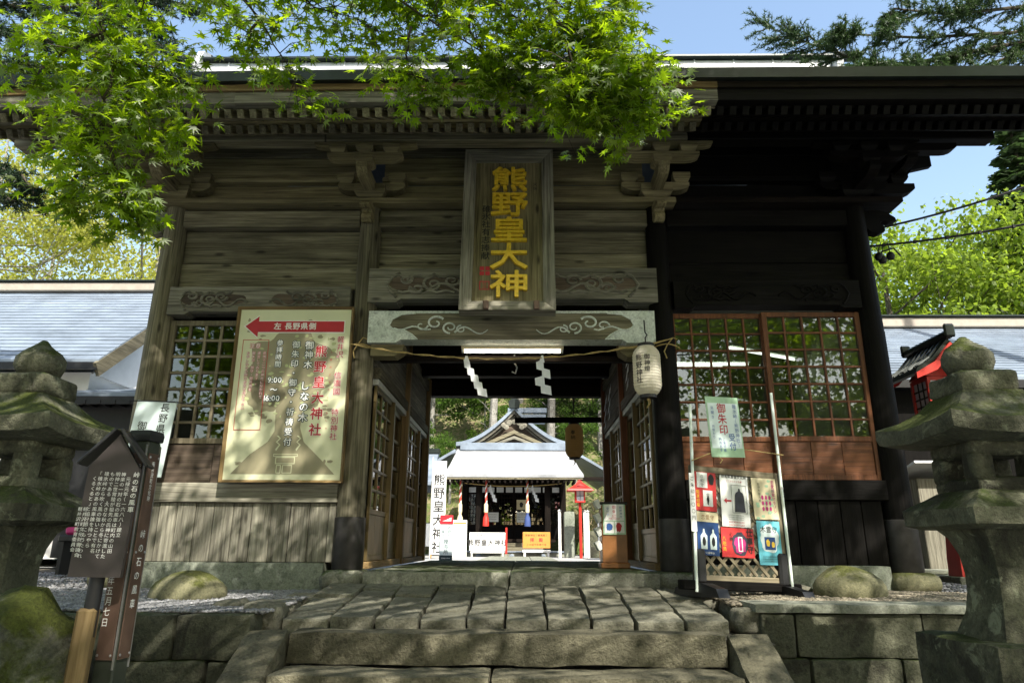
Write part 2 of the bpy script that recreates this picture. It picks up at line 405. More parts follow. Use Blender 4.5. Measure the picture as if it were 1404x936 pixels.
# ------------------------------------------------------------------ lettering
_gl = {}
def glyph(ch, off=0, ext=0):
    k = (ch, off, ext)
    if k not in _gl:
        cu = bpy.data.curves.new('lettering', 'FONT'); cu.body = ch; cu.size = 1; cu.resolution_u = 2; cu.offset = off; cu.extrude = ext
        if ext: cu.bevel_depth = 0
        o = bpy.data.objects.new('lettering', cu); me = o.to_mesh()
        v = [tuple(p.co) for p in me.vertices]; f = [tuple(p.vertices) for p in me.polygons]
        o.to_mesh_clear(); bpy.data.objects.remove(o); bpy.data.curves.remove(cu)
        if v:
            a = np.array(v); lo, hi = a.min(0), a.max(0)
        else: lo = hi = np.zeros(3)
        _gl[k] = (np.array(v).reshape(-1, 3), f, lo, hi)
    return _gl[k]
class Print:      # flat print on a board: local x right, z up, facing -y; (0,0) = board centre
    def __init__(s): s.mb = MB()
    def char(s, ch, x, z, size, y=0, off=0, ext=0, wide=1.0):
        if ch in ' \u3000': return
        if off:                      # bold or outline: the character set several times, a hair apart
            n = 8 if off > .03 and size > .05 else 5
            for i in range(n): s.char(ch, x + off * size * math.cos(6.283 * i / n), z + off * size * math.sin(6.283 * i / n), size, y + i * .00006, 0, ext, wide)
            return
        v, f, lo, hi = glyph(ch, 0, ext)
        if not len(v): return
        c = (lo + hi) / 2; big = ch not in '・。、〜.,ー:' and hi[1] - lo[1] > .3 and ord(ch) > 255
        cx, cz = (c[0], .36)
        if ch in '。、': cx, cz = .2, .7
        s.mb.add([((p[0] - cx) * size * wide + x, y - p[2] * size, (p[1] - cz) * size + z) for p in v], f)
    def col(s, text, x, z, size, pitch=1.08, **k):
        for i, ch in enumerate(text):
            if ch in '〜ー':           # turned for vertical setting
                v, f, lo, hi = glyph(ch, 0, 0); c = (lo + hi) / 2
                s.mb.add([(-(p[1] - c[1]) * size + x, k.get('y', 0), -(p[0] - c[0]) * size + z - i * size * pitch) for p in v], f)
            else: s.char(ch, x, z - i * size * pitch, size, **k)
        return s
    def row(s, text, x, z, size, pitch=None, **k):
        ws = []
        for ch in text:
            v, f, lo, hi = glyph(ch, 0, 0); ws.append((hi[0] - lo[0] + .1) if len(v) and ord(ch) < 256 else (1.05 if ord(ch) > 255 else .4))
        tot = sum(ws) * size; q = x - tot / 2
        for ch, wd in zip(text, ws): s.char(ch, q + wd * size / 2, z, size, **k); q += wd * size
        return s
    def poly(s, pts, y=0):
        s.mb.add([(x, y, z) for x, z in pts], [tuple(range(len(pts)))]); return s
    def rect(s, x0, x1, z0, z1, y=0): return s.poly([(x0, z0), (x1, z0), (x1, z1), (x0, z1)], y)
    def frame(s, x0, x1, z0, z1, t, y=0):
        s.rect(x0, x1, z0, z0 + t, y); s.rect(x0, x1, z1 - t, z1, y); s.rect(x0, x0 + t, z0 + t, z1 - t, y); return s.rect(x1 - t, x1, z0 + t, z1 - t, y)
    def blot(s, cx, cz, rx, rz, seed, y=0, n=28, amp=.35):
        return s.poly([(cx + rx * math.cos(t) * k, cz + rz * math.sin(t) * k) for t, k in
                       ((2 * math.pi * i / n, 1 + amp * noise.noise(Vector((math.cos(2 * math.pi * i / n) * 2, math.sin(2 * math.pi * i / n) * 2, seed)))) for i in range(n))], y)
    def build(s, name, mat, parent, loc=(0, 0, 0), rot=None): return s.mb.build(name, mat, parent, loc, rot, fix=False)

# ------------------------------------------------------------------ windows: the frame is the part; panes and bars are its sub-parts
def window(parent, name, wd, ht, cols, rows, loc, rotz, kind, fw=.045, mw=.018, dep=.04, low=0, lowkind=None, glass=None, rails=()):
    mb = MB()
    ax = wood(kind, 'z') if kind in WOODS else M[kind]
    mb.box((-wd / 2 + fw / 2, 0, ht / 2), (fw, dep, ht), .004); mb.box((wd / 2 - fw / 2, 0, ht / 2), (fw, dep, ht), .004)
    iw = wd - 2 * fw
    for z in [fw / 2, ht - fw / 2] + ([low] if low else []): mb.box((0, 0, z), (iw, dep - .004, fw), .004)
    o = mb.build(name, ax, parent, loc, (0, 0, rotz))
    z0 = (low + fw / 2) if low else fw; z1 = ht - fw
    pw, ph = (iw - (cols - 1) * mw) / cols, (z1 - z0 - (rows - 1) * mw) / rows
    pm = bpy.data.meshes.new('pane'); v, f = chamfer(pw + .004, .004, ph + .004, 0); pm.from_pydata(v, [], f); pm.materials.append(glass or M['glass']); fixn(pm)
    for i in range(cols):
        for j in range(rows):
            link('pane', pm, o, (-iw / 2 + pw / 2 + i * (pw + mw), .006, z0 + ph / 2 + j * (ph + mw)), (rnd.gauss(0, .006), 0, rnd.gauss(0, .006)))
    for i in range(1, cols):
        plank('upright_bar', o, kind, (-iw / 2 + i * (pw + mw) - mw, -dep * .36, z0), (-iw / 2 + i * (pw + mw), dep * .3, z1), .003, mat=None if kind in WOODS else M[kind])
    for j in range(1, rows):
        plank('cross_bar', o, kind, (-iw / 2, -dep * .30, z0 + j * (ph + mw) - mw), (iw / 2, dep * .36, z0 + j * (ph + mw)), .003, mat=None if kind in WOODS else M[kind])
    if low:
        nb = max(2, round(iw / .3))
        for i in range(nb):
            plank('lower_board', o, lowkind or kind, (-iw / 2 + i * iw / nb + .002, -dep * .2, fw), (-iw / 2 + (i + 1) * iw / nb - .002, dep * .2, low - fw / 2), .003, ax='x', mat=None if (lowkind or kind) in WOODS else M[kind])
    return o

# ------------------------------------------------------------------ foliage helpers
def scatter(name, tv, tf, pos, fwd, nor, size, mat, parent=None, kind=None, loc=(0, 0, 0)):
    pos = np.asarray(pos, float) - np.asarray(loc, float); n = len(pos)
    fwd = np.asarray(fwd, float); nor = np.asarray(nor, float)
    fwd /= np.linalg.norm(fwd, axis=1, keepdims=True) + 1e-9
    x = np.cross(fwd, nor); x /= np.linalg.norm(x, axis=1, keepdims=True) + 1e-9; z = np.cross(x, fwd)
    tv = np.asarray(tv, float); size = np.broadcast_to(np.asarray(size, float), (n,))
    V = pos[:, None, :] + size[:, None, None] * (tv[None, :, 0:1] * x[:, None, :] + tv[None, :, 1:2] * fwd[:, None, :] + tv[None, :, 2:3] * z[:, None, :])
    tf = np.asarray(tf); k = tf.shape[1]; F = (tf[None] + (np.arange(n) * len(tv))[:, None, None]).reshape(-1)
    me = bpy.data.meshes.new(name); nf = n * len(tf)
    me.vertices.add(n * len(tv)); me.vertices.foreach_set('co', V.reshape(-1)); me.loops.add(nf * k); me.loops.foreach_set('vertex_index', F.astype(np.int32))
    me.polygons.add(nf); me.polygons.foreach_set('loop_start', (np.arange(nf) * k).astype(np.int32))
    me.update(calc_edges=True); me.materials.append(mat)
    o = link(name, me, parent, loc)
    if kind: o['kind'] = kind
    return o
def maple_template():
    tips = [(-128, .45), (-84, .78), (-42, .95), (0, 1.08), (42, .95), (84, .78), (128, .45)]
    v = [(0, 0, 0)]; n = len(tips)
    for i, (a, r) in enumerate(tips):
        t = R(a); am = R(a - 21 if i else a - 30)
        v.append((.3 * math.sin(am), .3 * math.cos(am), .01)); 
        v.append((r * math.sin(t), r * math.cos(t), -.16 * r * r))
    v.append((.06, -.12, 0))
    m = len(v) - 1; f = [(0, i, i + 1) for i in range(1, m)] + [(0, m, 1)]
    k = len(v); v += [(.012, 0, 0), (-.012, 0, 0), (0, -.55, .08)]; f.append((k, k + 1, k + 2)); return v, f
MAPLE_V, MAPLE_F = maple_template()
LEAF_V = [(0, -.5, 0), (.34, 0, -.04), (0, .55, -.1), (-.34, 0, -.04)]; LEAF_F = [(0, 1, 2), (0, 2, 3)]
def rdir(n): a = nrg.normal(size=(n, 3)); return a / np.linalg.norm(a, axis=1, keepdims=True)
def make_tree(name, label, cat, loc, h, cr, crown_h, leafm, barkm, nleaf, lsize, seed, group=None, lean=(0, 0), nclump=40, limbs=7, base_frac=.3, trunk_r=.16):
    rr = random.Random(seed); g = np.random.default_rng(seed)
    t = thing(name, label, cat, loc, None, group)
    mb = MB(); top = Vector((lean[0], lean[1], h * .93)); pts = [Vector((0, 0, -.3))] + [top * k + Vector((rr.uniform(-.1, .1), rr.uniform(-.1, .1), 0)) * h * .06 for k in (.25, .5, .75, 1)]
    mb.tube(pts, [trunk_r * 1.25, trunk_r, trunk_r * .75, trunk_r * .45, trunk_r * .12], 8)
    z0 = h * base_frac; ends = []
    for i in range(limbs):
        k = rr.uniform(base_frac * .9, .8); a = rr.uniform(0, 6.28); p = top * k; L = cr * rr.uniform(.6, 1) * math.sqrt(max(.15, 1 - ((k - .5) / .62) ** 2))
        e = p + Vector((math.cos(a) * L, math.sin(a) * L, h * rr.uniform(.08, .22))); mid = (p + e) / 2 + Vector((0, 0, -.04 * h))
        mb.tube([p, mid, e], [trunk_r * .45 * (1.1 - k), trunk_r * .25, trunk_r * .06], 5); ends += [mid, e]
        for _ in range(2):
            e2 = mid.lerp(e, rr.random()) + Vector((rr.uniform(-1, 1), rr.uniform(-1, 1), rr.uniform(.1, .7))) * cr * .35
            mb.tube([mid, (mid + e2) / 2, e2], [trunk_r * .16, trunk_r * .09, trunk_r * .03], 4); ends.append(e2)
    mb.build('trunk', barkm, t, smooth=True)
    cl = []
    for i in range(nclump):
        if i < len(ends): c = np.array(ends[i])
        else:
            d = g.normal(size=3); d /= np.linalg.norm(d); d *= g.uniform(.45, 1) ** .6
            c = np.array([lean[0] * .6 + d[0] * cr, lean[1] * .6 + d[1] * cr, z0 + (h - z0) * (.5 + .5 * d[2])])
        cl.append((c, cr * g.uniform(.18, .36)))
    per = nleaf // nclump; P = []; Nn = []
    for c, r in cl:
        q = g.normal(size=(per, 3)); q /= np.linalg.norm(q, axis=1, keepdims=True); q *= (g.random((per, 1)) ** .45) * r; q[:, 2] *= .55
        P.append(c + q); Nn.append(q / r + np.array([0, 0, .9]) + g.normal(size=(per, 3)) * .5)
    P = np.concatenate(P); Nn = np.concatenate(Nn); F = g.normal(size=P.shape); F[:, 2] -= .4
    scatter('crown', LEAF_V, LEAF_F, P, F, Nn, lsize * g.uniform(.6, 1.3, len(P)), leafm, t, 'stuff'); return t
def make_conifer(name, label, cat, loc, h, br, leafm, seed, group=None, per=70, tiers=34, lsize=.3, trunk_r=.2, z_from=.12):
    rr = random.Random(seed); g = np.random.default_rng(seed); t = thing(name, label, cat, loc, None, group); mb = MB()
    mb.tube([(0, 0, -.3), (0, 0, h * .5), (0, 0, h)], [trunk_r, trunk_r * .6, .02], 8); P = []; F = []; Nn = []
    for i in range(tiers):
        k = z_from + (1 - z_from) * i / tiers; z = h * k
        for j in range(5):
            a = rr.uniform(0, 6.28); L = br * (1 - k) ** .8 * rr.uniform(.7, 1.1) + .15; d = np.array([math.cos(a), math.sin(a), 0])
            mb.tube([(0, 0, z), (d[0] * L * .6, d[1] * L * .6, z - L * .12), (d[0] * L, d[1] * L, z - L * .1)], [.035, .02, .008], 4)
            s = g.random(per) ** .7; side = g.normal(size=(per, 1)) * (.1 + .16 * L * (1 - s[:, None]))
            pp = np.array([0, 0, z]) + d * (s * L)[:, None] + np.array([-d[1], d[0], 0]) * side; pp[:, 2] += -.14 * L * s + g.normal(size=per) * .05 - np.abs(side[:, 0]) * .3
            P.append(pp); ff = d * 1.0 + np.array([-d[1], d[0], 0]) * np.sign(side) * .9 + np.array([0, 0, -.25]); F.append(ff + g.normal(size=(per, 3)) * .25); Nn.append(np.array([0, 0, 1.]) + g.normal(size=(per, 3)) * .4)
    mb.build('trunk', M['bark'], t, smooth=True)
    P = np.concatenate(P); scatter('crown', LEAF_V, LEAF_F, P, np.concatenate(F), np.concatenate(Nn), lsize * g.uniform(.6, 1.3, len(P)), leafm, t, 'stuff'); return t
# ------------------------------------------------------------------ the ground, paths and terraces
def sheet(name, pts, mat, z, kind='structure', thick=None):
    mb = MB()
    if thick: mb.prism([(x, y) for x, y in pts], 0, thick, Matrix(((1, 0, 0, 0), (0, 0, 1, 0), (0, -1, 0, 0), (0, 0, 0, 1))).inverted())
    else: mb.add([(x, y, 0) for x, y in pts], [tuple(range(len(pts)))])
    o = mb.build(name, mat, None, (0, 0, z)); o['kind'] = kind; return o
def grid_ground(name, x0, x1, y0, y1, nx, ny, zf, mat):
    v = []; f = []
    for j in range(ny + 1):
        for i in range(nx + 1):
            x = x0 + (x1 - x0) * i / nx; y = y0 + (y1 - y0) * j / ny; v.append((x, y, zf(x, y)))
    for j in range(ny):
        for i in range(nx): k = j * (nx + 1) + i; f.append((k, k + 1, k + nx + 2, k + nx + 1))
    o = MB().add(v, f).build(name, mat, fix=False, smooth=True); o['kind'] = 'structure'; return o
sheet('ground', [(-900, -900), (900, -900), (900, 900), (-900, 900)], M['court'], -1.36)  # out of view in front; coloured pale to bounce light up to the eaves
tl = grid_ground('terrace', -16, -1.9, -1.92, 5.2, 30, 20, lambda x, y: -.235 + .02 * noise.noise(Vector((x, y, 0))) + .05 * min(1, max(0, (y + 1.9) / 2)), M['soil'])
tr = grid_ground('terrace', 1.9, 16, -1.66, 5.2, 30, 20, lambda x, y: -.195 + .015 * noise.noise(Vector((x, y, 3))) + .03 * min(1, max(0, (y + 1.6) / 2)), M['soil'])
tm = grid_ground('terrace', -1.9, 1.9, -1.95, 5.0, 10, 14, lambda x, y: -.43 + .16 * min(1, max(0, (y + 2) / 1.6)), M['soil'])
grid_ground('courtyard_ground', -40, 40, 4.9, 34, 20, 20, lambda x, y: -.16, M['court'])
def hill_z(x, y): return -.3 + max(0, y - 25.5 - 1.0 * noise.noise(Vector((x * .1, 0, 2)))) * .95 * max(.12, min(1, 1.5 - abs(x) / 14)) + .8 * noise.noise(Vector((x * .15, y * .15, 5))) * min(1, max(0, (y - 26) / 5))
grid_ground('hillside', -70, 70, 24.5, 80, 60, 30, hill_z, M['hill'])
def gravel(name, n, x0, x1, y0, y1, zf, mat, s0=.011, s1=.03):
    ov = [(1, 0, 0), (-1, 0, 0), (0, 1, 0), (0, -1, 0), (0, 0, .6), (0, 0, -.6)]
    of = [(0, 2, 4), (2, 1, 4), (1, 3, 4), (3, 0, 4), (2, 0, 5), (1, 2, 5), (3, 1, 5), (0, 3, 5)]
    P = np.column_stack([nrg.uniform(x0, x1, n), nrg.uniform(y0, y1, n), np.zeros(n)])
    P[:, 2] = [zf(x, y) + .004 for x, y in P[:, :2]]
    Nn = rdir(n) * .5 + np.array([0, 0, 1.]); return scatter(name, ov, of, P, rdir(n) * [1, 1, .2], Nn, nrg.uniform(s0, s1, n), mat, None, 'stuff')
GL = lambda x, y: -.235 + .02 * noise.noise(Vector((x, y, 0))) + .05 * min(1, max(0, (y + 1.9) / 2))
GR = lambda x, y: -.195 + .015 * noise.noise(Vector((x, y, 3))) + .03 * min(1, max(0, (y + 1.6) / 2))
M['pebble'] = plain('pebble', (.2, .2, .205), .85, 0, .75, 14); M['pebble_brown'] = plain('brown_pebble', (.19, .165, .12), .85, 0, .7, 14)
gravel('gravel', 15000, -5.6, -1.75, -1.9, -.2, GL, M['pebble'])
gravel('gravel', 13000, 1.75, 5.6, -1.5, -.2, GR, M['pebble_brown'])
gravel('gravel', 5000, 4.1, 7.2, -.2, 3.2, GR, M['pebble'], .015, .035); gravel('gravel', 5000, -8, -4.1, -.2, 3.2, GL, M['pebble'], .015, .035)

# low retaining walls either side of the steps
def stone_wall(name, label, xs1, xs2, y, ztop, zbot, cap):
    t = thing(name, label, 'stone wall', ((xs1[0] + xs1[-1]) / 2, y, zbot)); o = t.location; zc = ztop - (.07 if cap else 0)
    for r, (xs, za, zb) in enumerate(((xs1, zc - .30, zc), (xs2, zc - .60, zc - .305), ([x + .2 for x in xs1], zc - .92, zc - .605), ([x + .1 for x in xs2], zbot - .05, zc - .925))):
        for i in range(len(xs) - 1):
            block('block', t, M['block'], (xs[i] + .006 - o.x, -.03 + rnd.uniform(-.012, .012), za - zbot), (xs[i + 1] - .006 - o.x, .25, zb - zbot), rnd.random() * 50, .009, .018, 11)
    if cap:
        x = xs1[0] - .03
        for wdt in (1.75, 1.5, 1.6, 1.6):
            block('coping_stone', t, M['cap'], (x - o.x, -.05, zc + .004 - zbot), (x + wdt - .008 - o.x, .36, ztop - zbot), rnd.random() * 50, .004, .014, 8); x += wdt
    return t
stone_wall('retaining_wall', 'mossy squared stone wall left of the steps below the dark gravel', [-6.3, -5.6, -4.95, -4.2, -3.55, -2.95, -2.36, -1.82], [-6.1, -5.2, -4.6, -4.0, -3.35, -2.7, -2.1, -1.8], -1.98, -.245, -1.36, False)
stone_wall('retaining_wall', 'squared stone wall with pale coping right of the steps', [1.86, 2.12, 3.05, 3.95, 4.7, 5.5, 6.3], [1.8, 2.2, 2.86, 3.7, 4.5, 5.2, 6.2], -1.74, -.165, -1.36, True)
# the flight of steps
st = thing('stone_steps', 'wide worn stone steps climbing to the gate between sloping cheek stones', 'steps', (0, -2.06, -1.36))
zt = [-.35, -.565, -.77, -.97, -1.17]
for i, z in enumerate(zt):
    yf = -2.07 - i * .36
    if i == 0: block('step_stone', st, M['step'], (-1.54, 0, z - .215 + 1.36), (1.54, .36, z + 1.36), 11, .018, .028, 15)
    else:
        cuts = [-1.54, rnd.uniform(-.5, .6), 1.54]
        for a, b_ in zip(cuts[:-1], cuts[1:]): block('step_stone', st, M['step'], (a + .003, yf + 2.06, z - .2 + 1.36), (b_ - .003, yf + 2.06 + .40, z + 1.36), 12 + i + a, .016, .026, 12)
for sx in (-1, 1):
    v, f = rough_block(.3, 2.0, .30, 13, .016, .035, 30 + sx)
    T = Matrix.Rotation(R(28), 4, 'X')
    MB().add(v, f, T).build('cheek_stone', M['step'], st, (sx * 1.69, -.74, .43), None, smooth=True)
# stone-paved path between the steps and the sill
path = link('path', None, None, (0, -1.2, -.3)); path['kind'] = 'structure'
def pz(y): return -.345 + .215 * min(1, max(0, (y + 2.05) / 1.5))
rows = [(-1.74, -1.5), (-1.5, -1.17), (-1.17, -.87), (-.87, -.57)]
xcols = [-1.7, -1.34, -1.0, -.66, -.31, -.02, .3, .64, .97, 1.33, 1.66]
for i in range(len(xcols) - 1):
    ys = [-1.72 + rnd.uniform(-.02, .02)]
    while ys[-1] < -.5: ys.append(min(-.385, ys[-1] + rnd.choice([.27, .36, .45, .52])))
    for a, b_ in zip(ys[:-1], ys[1:]):
        if b_ - a < .1: continue
        z = pz((a + b_) / 2) + rnd.uniform(-.008, .008)
        o = block('paving_stone', path, M['pave'], (xcols[i] + .006, a + .006 + 1.2, z - .12 + .3), (xcols[i + 1] - .006 - rnd.uniform(0, .015), b_ - .006 + 1.2, z + .3), rnd.random() * 60, .011, .014, 9)
        o.rotation_euler = (math.atan(.123) + rnd.gauss(0, .008), rnd.gauss(0, .012), rnd.gauss(0, .012))
for sx in (-1, 1):     # uneven stones along the sides of the path
    for (x, y, a, b_) in ((1.86, -1.6, .3, .26), (1.95, -1.2, .36, .34), (1.8, -.8, .3, .3), (2.2, -1.45, .26, .2)):
        if sx > 0 and x > 2: continue
        block('edge_stone', path, M['pave'], (sx * x - a / 2, y - b_ / 2 + 1.2, -.1), (sx * x + a / 2, y + b_ / 2 + 1.2, .09 + rnd.uniform(-.01, .03)), rnd.random() * 70, .03, .05, 5)

# ------------------------------------------------------------------ the gate
gate = thing('shrine_gate', 'old timber shrine gate, weathered grey on its left and black-stained on its right', 'gate')
PX = (-3.93, -1.65, 1.65, 3.93); ZK = 3.98
def pole(name, parent, mat, x, y, z0, z1, r0, r1, n=16, lean=0):
    return MB().tube([(0, 0, 0), (lean * .5, 0, (z1 - z0) * .5), (lean, 0, z1 - z0)], [r0, (r0 + r1) / 2 + .004, r1], n).build(name, mat, parent, (x, y, z0), None, smooth=True)
for i, x in enumerate(PX):
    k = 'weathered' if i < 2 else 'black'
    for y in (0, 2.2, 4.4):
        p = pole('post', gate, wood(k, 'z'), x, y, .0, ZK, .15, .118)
        if y == 0:
            MB().lathe([(.153, .0), (.158, .01), (.156, .5), (.15, .505)], 18).build('steel_sleeve', M['steel'], p, (0, 0, 0), None, smooth=True)
            b = rough_block(.46, .46, .2, 6, .012, .09, i + 3)
            MB().add(*b).build('base_stone', M['sill'] if i in (1, 2) else M['rock'], p, (0, 0, -.1), None, smooth=True)
# sill, concrete footing and passage floor
for a, b_ in ((-1.42, -.02), (-.01, 1.42)): block('sill_stone', gate, M['sill'], (a, -.36, -.2), (b_, .16, 0), a + 5, .008, .03, 10)
for s in (-1, 1):
    block('footing', gate, M['concrete'], (min(s * 1.86, s * 3.72), -.12, -.5), (max(s * 1.86, s * 3.72), .22, .062), 8 + s, .003, .015, 10)
for i in range(4):
    for j in range(5):
        x0 = -1.42 + i * .71; y0 = .17 + j * .92
        block('floor_slab', gate, M['sill'], (x0 + .004, y0 + .004, -.2), (x0 + .706, y0 + .916, -.004 + rnd.uniform(-.003, .003)), i * 7 + j, .003, .01, 4)
# wall boards and beams of the three bays
def bay(x0, x1, kind, yb=.04):
    for z0, z1, y0, y1, nm in ((4.39, 4.70, yb, yb + .06, 'wall_board'), (4.33, 4.388, -.06, .05, 'wall_rail'), (4.055, 4.328, yb + .005, yb + .065, 'wall_board')):
        plank(nm, gate, kind if 'black' in kind else 'olive', (x0, y0, z0), (x1, y1, z1), .006)
def clipx(i): return PX[i] + .11, PX[i + 1] - .11
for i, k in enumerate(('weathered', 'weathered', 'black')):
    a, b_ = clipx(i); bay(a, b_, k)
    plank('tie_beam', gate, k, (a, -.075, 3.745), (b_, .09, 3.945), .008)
    zb = 3.0 if i != 1 else 3.21; zs = (zb, 3.33 if i != 1 else 3.45, 3.74)
    for q in (0, 1): plank('wall_board', gate, k, (a, .03 + q * .016, zs[q] + .006), (b_, .09 + q * .016, zs[q + 1] - .006), .006)
for a, b_, k in ((-4.42, -.01, 'olive'), (.0, 1.86, 'olive'), (1.865, 4.42, 'blackbrown')):     # the cap plank on the posts
    plank('cap_plank', gate, k, (a, -.2, ZK), (b_, .2, 4.05), .01)
def carved(name, parent, kind, x0, x1, z0, z1, y0, y1, mat=None, relief=True, fieldkind='redbrown', reliefmat=None, seed=1):
    L = x1 - x0; h = z1 - z0; mb = MB(); n = 14
    low = [(x0, z0), (x0 + .10 * L, z0)] + [(x0 + .10 * L + .02 * (1 - math.cos(t * math.pi / 4)), z0 + .10 * h * t / 4) for t in range(1, 5)]
    low += [(x1 + x0 - x, z) for x, z in reversed(low)]
    mb.prism(low + [(x1, z1), (x0, z1)], 0, y1 - y0)
    cx, cz = 0, 0
    o = mb.build(name, mat or wood(kind, 'x'), parent, (0, y0, 0))
    if relief:
        rb = MB()
        for m in (-1, 1):       # the sunk, darker field behind the scrolls
            c = (x0 + x1) / 2; e = L / 2; fp = []
            for i in range(30):
                t = 2 * math.pi * i / 30; fp.append((c + m * e * (.5 + .36 * math.cos(t)), z0 + h * (.54 + (.36 + .05 * math.sin(5 * t + m)) * math.sin(t) * (.75 + .25 * math.cos(2 * t)))))
            MB().prism(fp, -.003, .01).build('carved_field', wood(fieldkind, 'x'), o)
        def curl(px, pz, s, turns, m, d0):
            pts = []
            for i in range(26):
                t = i / 25; a = d0 + m * t * turns * 6.28; r = s * (1 - .8 * t); pts.append((px + r * math.cos(a), -.006, pz + r * math.sin(a) * .75))
            rb.tube(pts, [.019 * (1 - .55 * i / 25) * (h / .32) for i in range(26)], 5)
        def wave(pts): rb.tube([(x, -.006, z) for x, z in pts], .014 * h / .32, 5)
        for m in (-1, 1):
            c = (x0 + x1) / 2; e = L / 2
            X = lambda q: c + m * q * e
            curl(X(.55), z0 + .52 * h, .3 * h, 1.4, -m, 1.6); curl(X(.42), z0 + .62 * h, .22 * h, 1.3, m, 0); curl(X(.66), z0 + .4 * h, .2 * h, 1.2, -m, 3.1); curl(X(.74), z0 + .66 * h, .18 * h, 1.3, m, 1)
            wave([(X(.12 + .035 * i), z0 + h * (.42 + .13 * math.sin(i * .75))) for i in range(18)])
            wave([(X(.3 + .035 * i), z0 + h * (.82 - .1 * abs(math.sin(i * .9)))) for i in range(15)])
            wave([(X(.40 + .03 * i), z0 + h * (.26 + .07 * abs(math.sin(i * .8)))) for i in range(14)])
            wave([(X(.80), z0 + .14 * h), (X(.84), z0 + .3 * h), (X(.87), z0 + .5 * h), (X(.83), z0 + .75 * h), (X(.78), z0 + .86 * h)])
        rb.build('carving', reliefmat or wood(kind, 'x'), o, (0, 0, 0), None, smooth=True)
    return o
carved('carved_beam', gate, 'grey', -3.82, -1.8, 2.66, 2.985, -.12, .08); carved('carved_beam', gate, 'grey', -1.6, 1.6, 2.80, 3.2, -.13, .1)
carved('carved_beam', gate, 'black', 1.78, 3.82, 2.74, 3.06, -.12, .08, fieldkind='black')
wb = carved('painted_beam', gate, 'weathered', -1.56, 1.54, 2.32, 2.68, -.18, .06, mat=M['paint'], relief=False)
# brown carved field with white scrolls between the painted beam ends
mb = MB(); zc = 2.51
pts = [(-1.12, .02), (-1.2, .09), (-1.32, .03), (-1.28, -.04), (-1.18, -.05), (-1.06, -.155), (-.95, -.11)]
up = [(-1.3, .06), (-1.2, .115), (-1.05, .13)]
fld = [(-1.33, .0), (-1.3, .07), (-1.2, .125), (-1.05, .14), (1.03, .14), (1.18, .125), (1.28, .07), (1.31, .0), (1.26, -.045), (1.15, -.05), (1.06, -.1), (1.0, -.155), (-1.02, -.155), (-1.08, -.1), (-1.17, -.05), (-1.28, -.045)]
mb.prism([(x, z) for x, z in fld], -.004, .006); mb.build('carved_field', wood('weathered', 'x'), wb, (0, 0, zc), None)
rb = MB()
for m in (-1, 1):
    c = 0
    rb.tube([(x, -.008, z) for x, z in fld[:4]] if m < 0 else [(x, -.008, z) for x, z in fld[4:8]], .008, 5)
    rb.tube([(x, -.008, z) for x, z in ([fld[i] for i in (0, 15, 14, 13, 12)] if m < 0 else [fld[i] for i in (7, 8, 9, 10, 11)])], .008, 5)
    def cur(px, pz, s, turns, d, a0, th):
        rb.tube([(px + s * (1 - .75 * i / 24) * math.cos(a0 + d * i / 24 * turns * 6.28), -.008, pz + s * (1 - .75 * i / 24) * .8 * math.sin(a0 + d * i / 24 * turns * 6.28)) for i in range(25)], [th * (1 - .4 * i / 24) for i in range(25)], 5)
    cur(m * .83, .03, .1, 1.1, -m, math.pi / 2 + m * 1.0, .014); cur(m * .67, -.02, .085, 1.25, m, -math.pi / 2, .012); cur(m * .55, -.04, .055, 1.2, -m, math.pi / 2, .010); cur(m * .98, .0, .07, .8, m, 0, .011)
    rb.tube([(m * (.62 - .03 * i), -.008, -.08 + .05 * math.sin(i * .5) + .004 * i) for i in range(13)], [.012 - .0006 * i for i in range(13)], 5)
    rb.tube([(m * (1.28 - .05 * i), -.008, -.03 - .02 * math.sin(i * 1.1)) for i in range(9)], .009, 5)
rb.build('scroll_carving', M['paint'], wb, (0, 0, zc), None, smooth=True)
for s in (-1, 1):       # elbow blocks under the painted beam
    mb = MB(); mb.prism([(0, 0), (.26, 0), (.34, .05), (.36, .125), (0, .125)], -.12, .08)
    mb.build('elbow_block', wood('olive', 'x'), gate, (-1.53 if s < 0 else 1.51, 0, 2.19), (0, 0, 0 if s < 0 else math.pi))
# bracket clusters
def masu(name, parent, kind, c, w0, h, dp=None):
    dp = dp or w0; k = .62
    mb = MB(); hx, hy = w0 / 2, dp / 2
    v = [(-hx, -hy, h), (hx, -hy, h), (hx, hy, h), (-hx, hy, h), (-hx, -hy, h * .48), (hx, -hy, h * .48), (hx, hy, h * .48), (-hx, hy, h * .48)]
    v += [(x * .86, y * .86, h * .24) for x, y in ((-hx, -hy), (hx, -hy), (hx, hy), (-hx, hy))] + [(x * k, y * k, 0) for x, y in ((-hx, -hy), (hx, -hy), (hx, hy), (-hx, hy))]
    f = [(0, 1, 2, 3), (12, 15, 14, 13)] + [(a + i, a + (i + 1) % 4, a + 4 + (i + 1) % 4, a + 4 + i) for a in (0, 4, 8) for i in range(4)]
    return mb.add(v, f).build(name, wood(kind, 'x'), parent, c)
def arm(name, parent, kind, c, L, h, t, rotz=0):
    q = L / 2; poly = [(-q, h), (-q, h * .5), (-q + .03, h * .28), (-q + .08, h * .08), (-q + .14, 0), (q - .14, 0), (q - .08, h * .08), (q - .03, h * .28), (q, h * .5), (q, h)]
    return MB().prism(poly, -t / 2, t / 2).build(name, wood(kind, 'x' if not rotz else 'x'), parent, c, (0, 0, rotz))
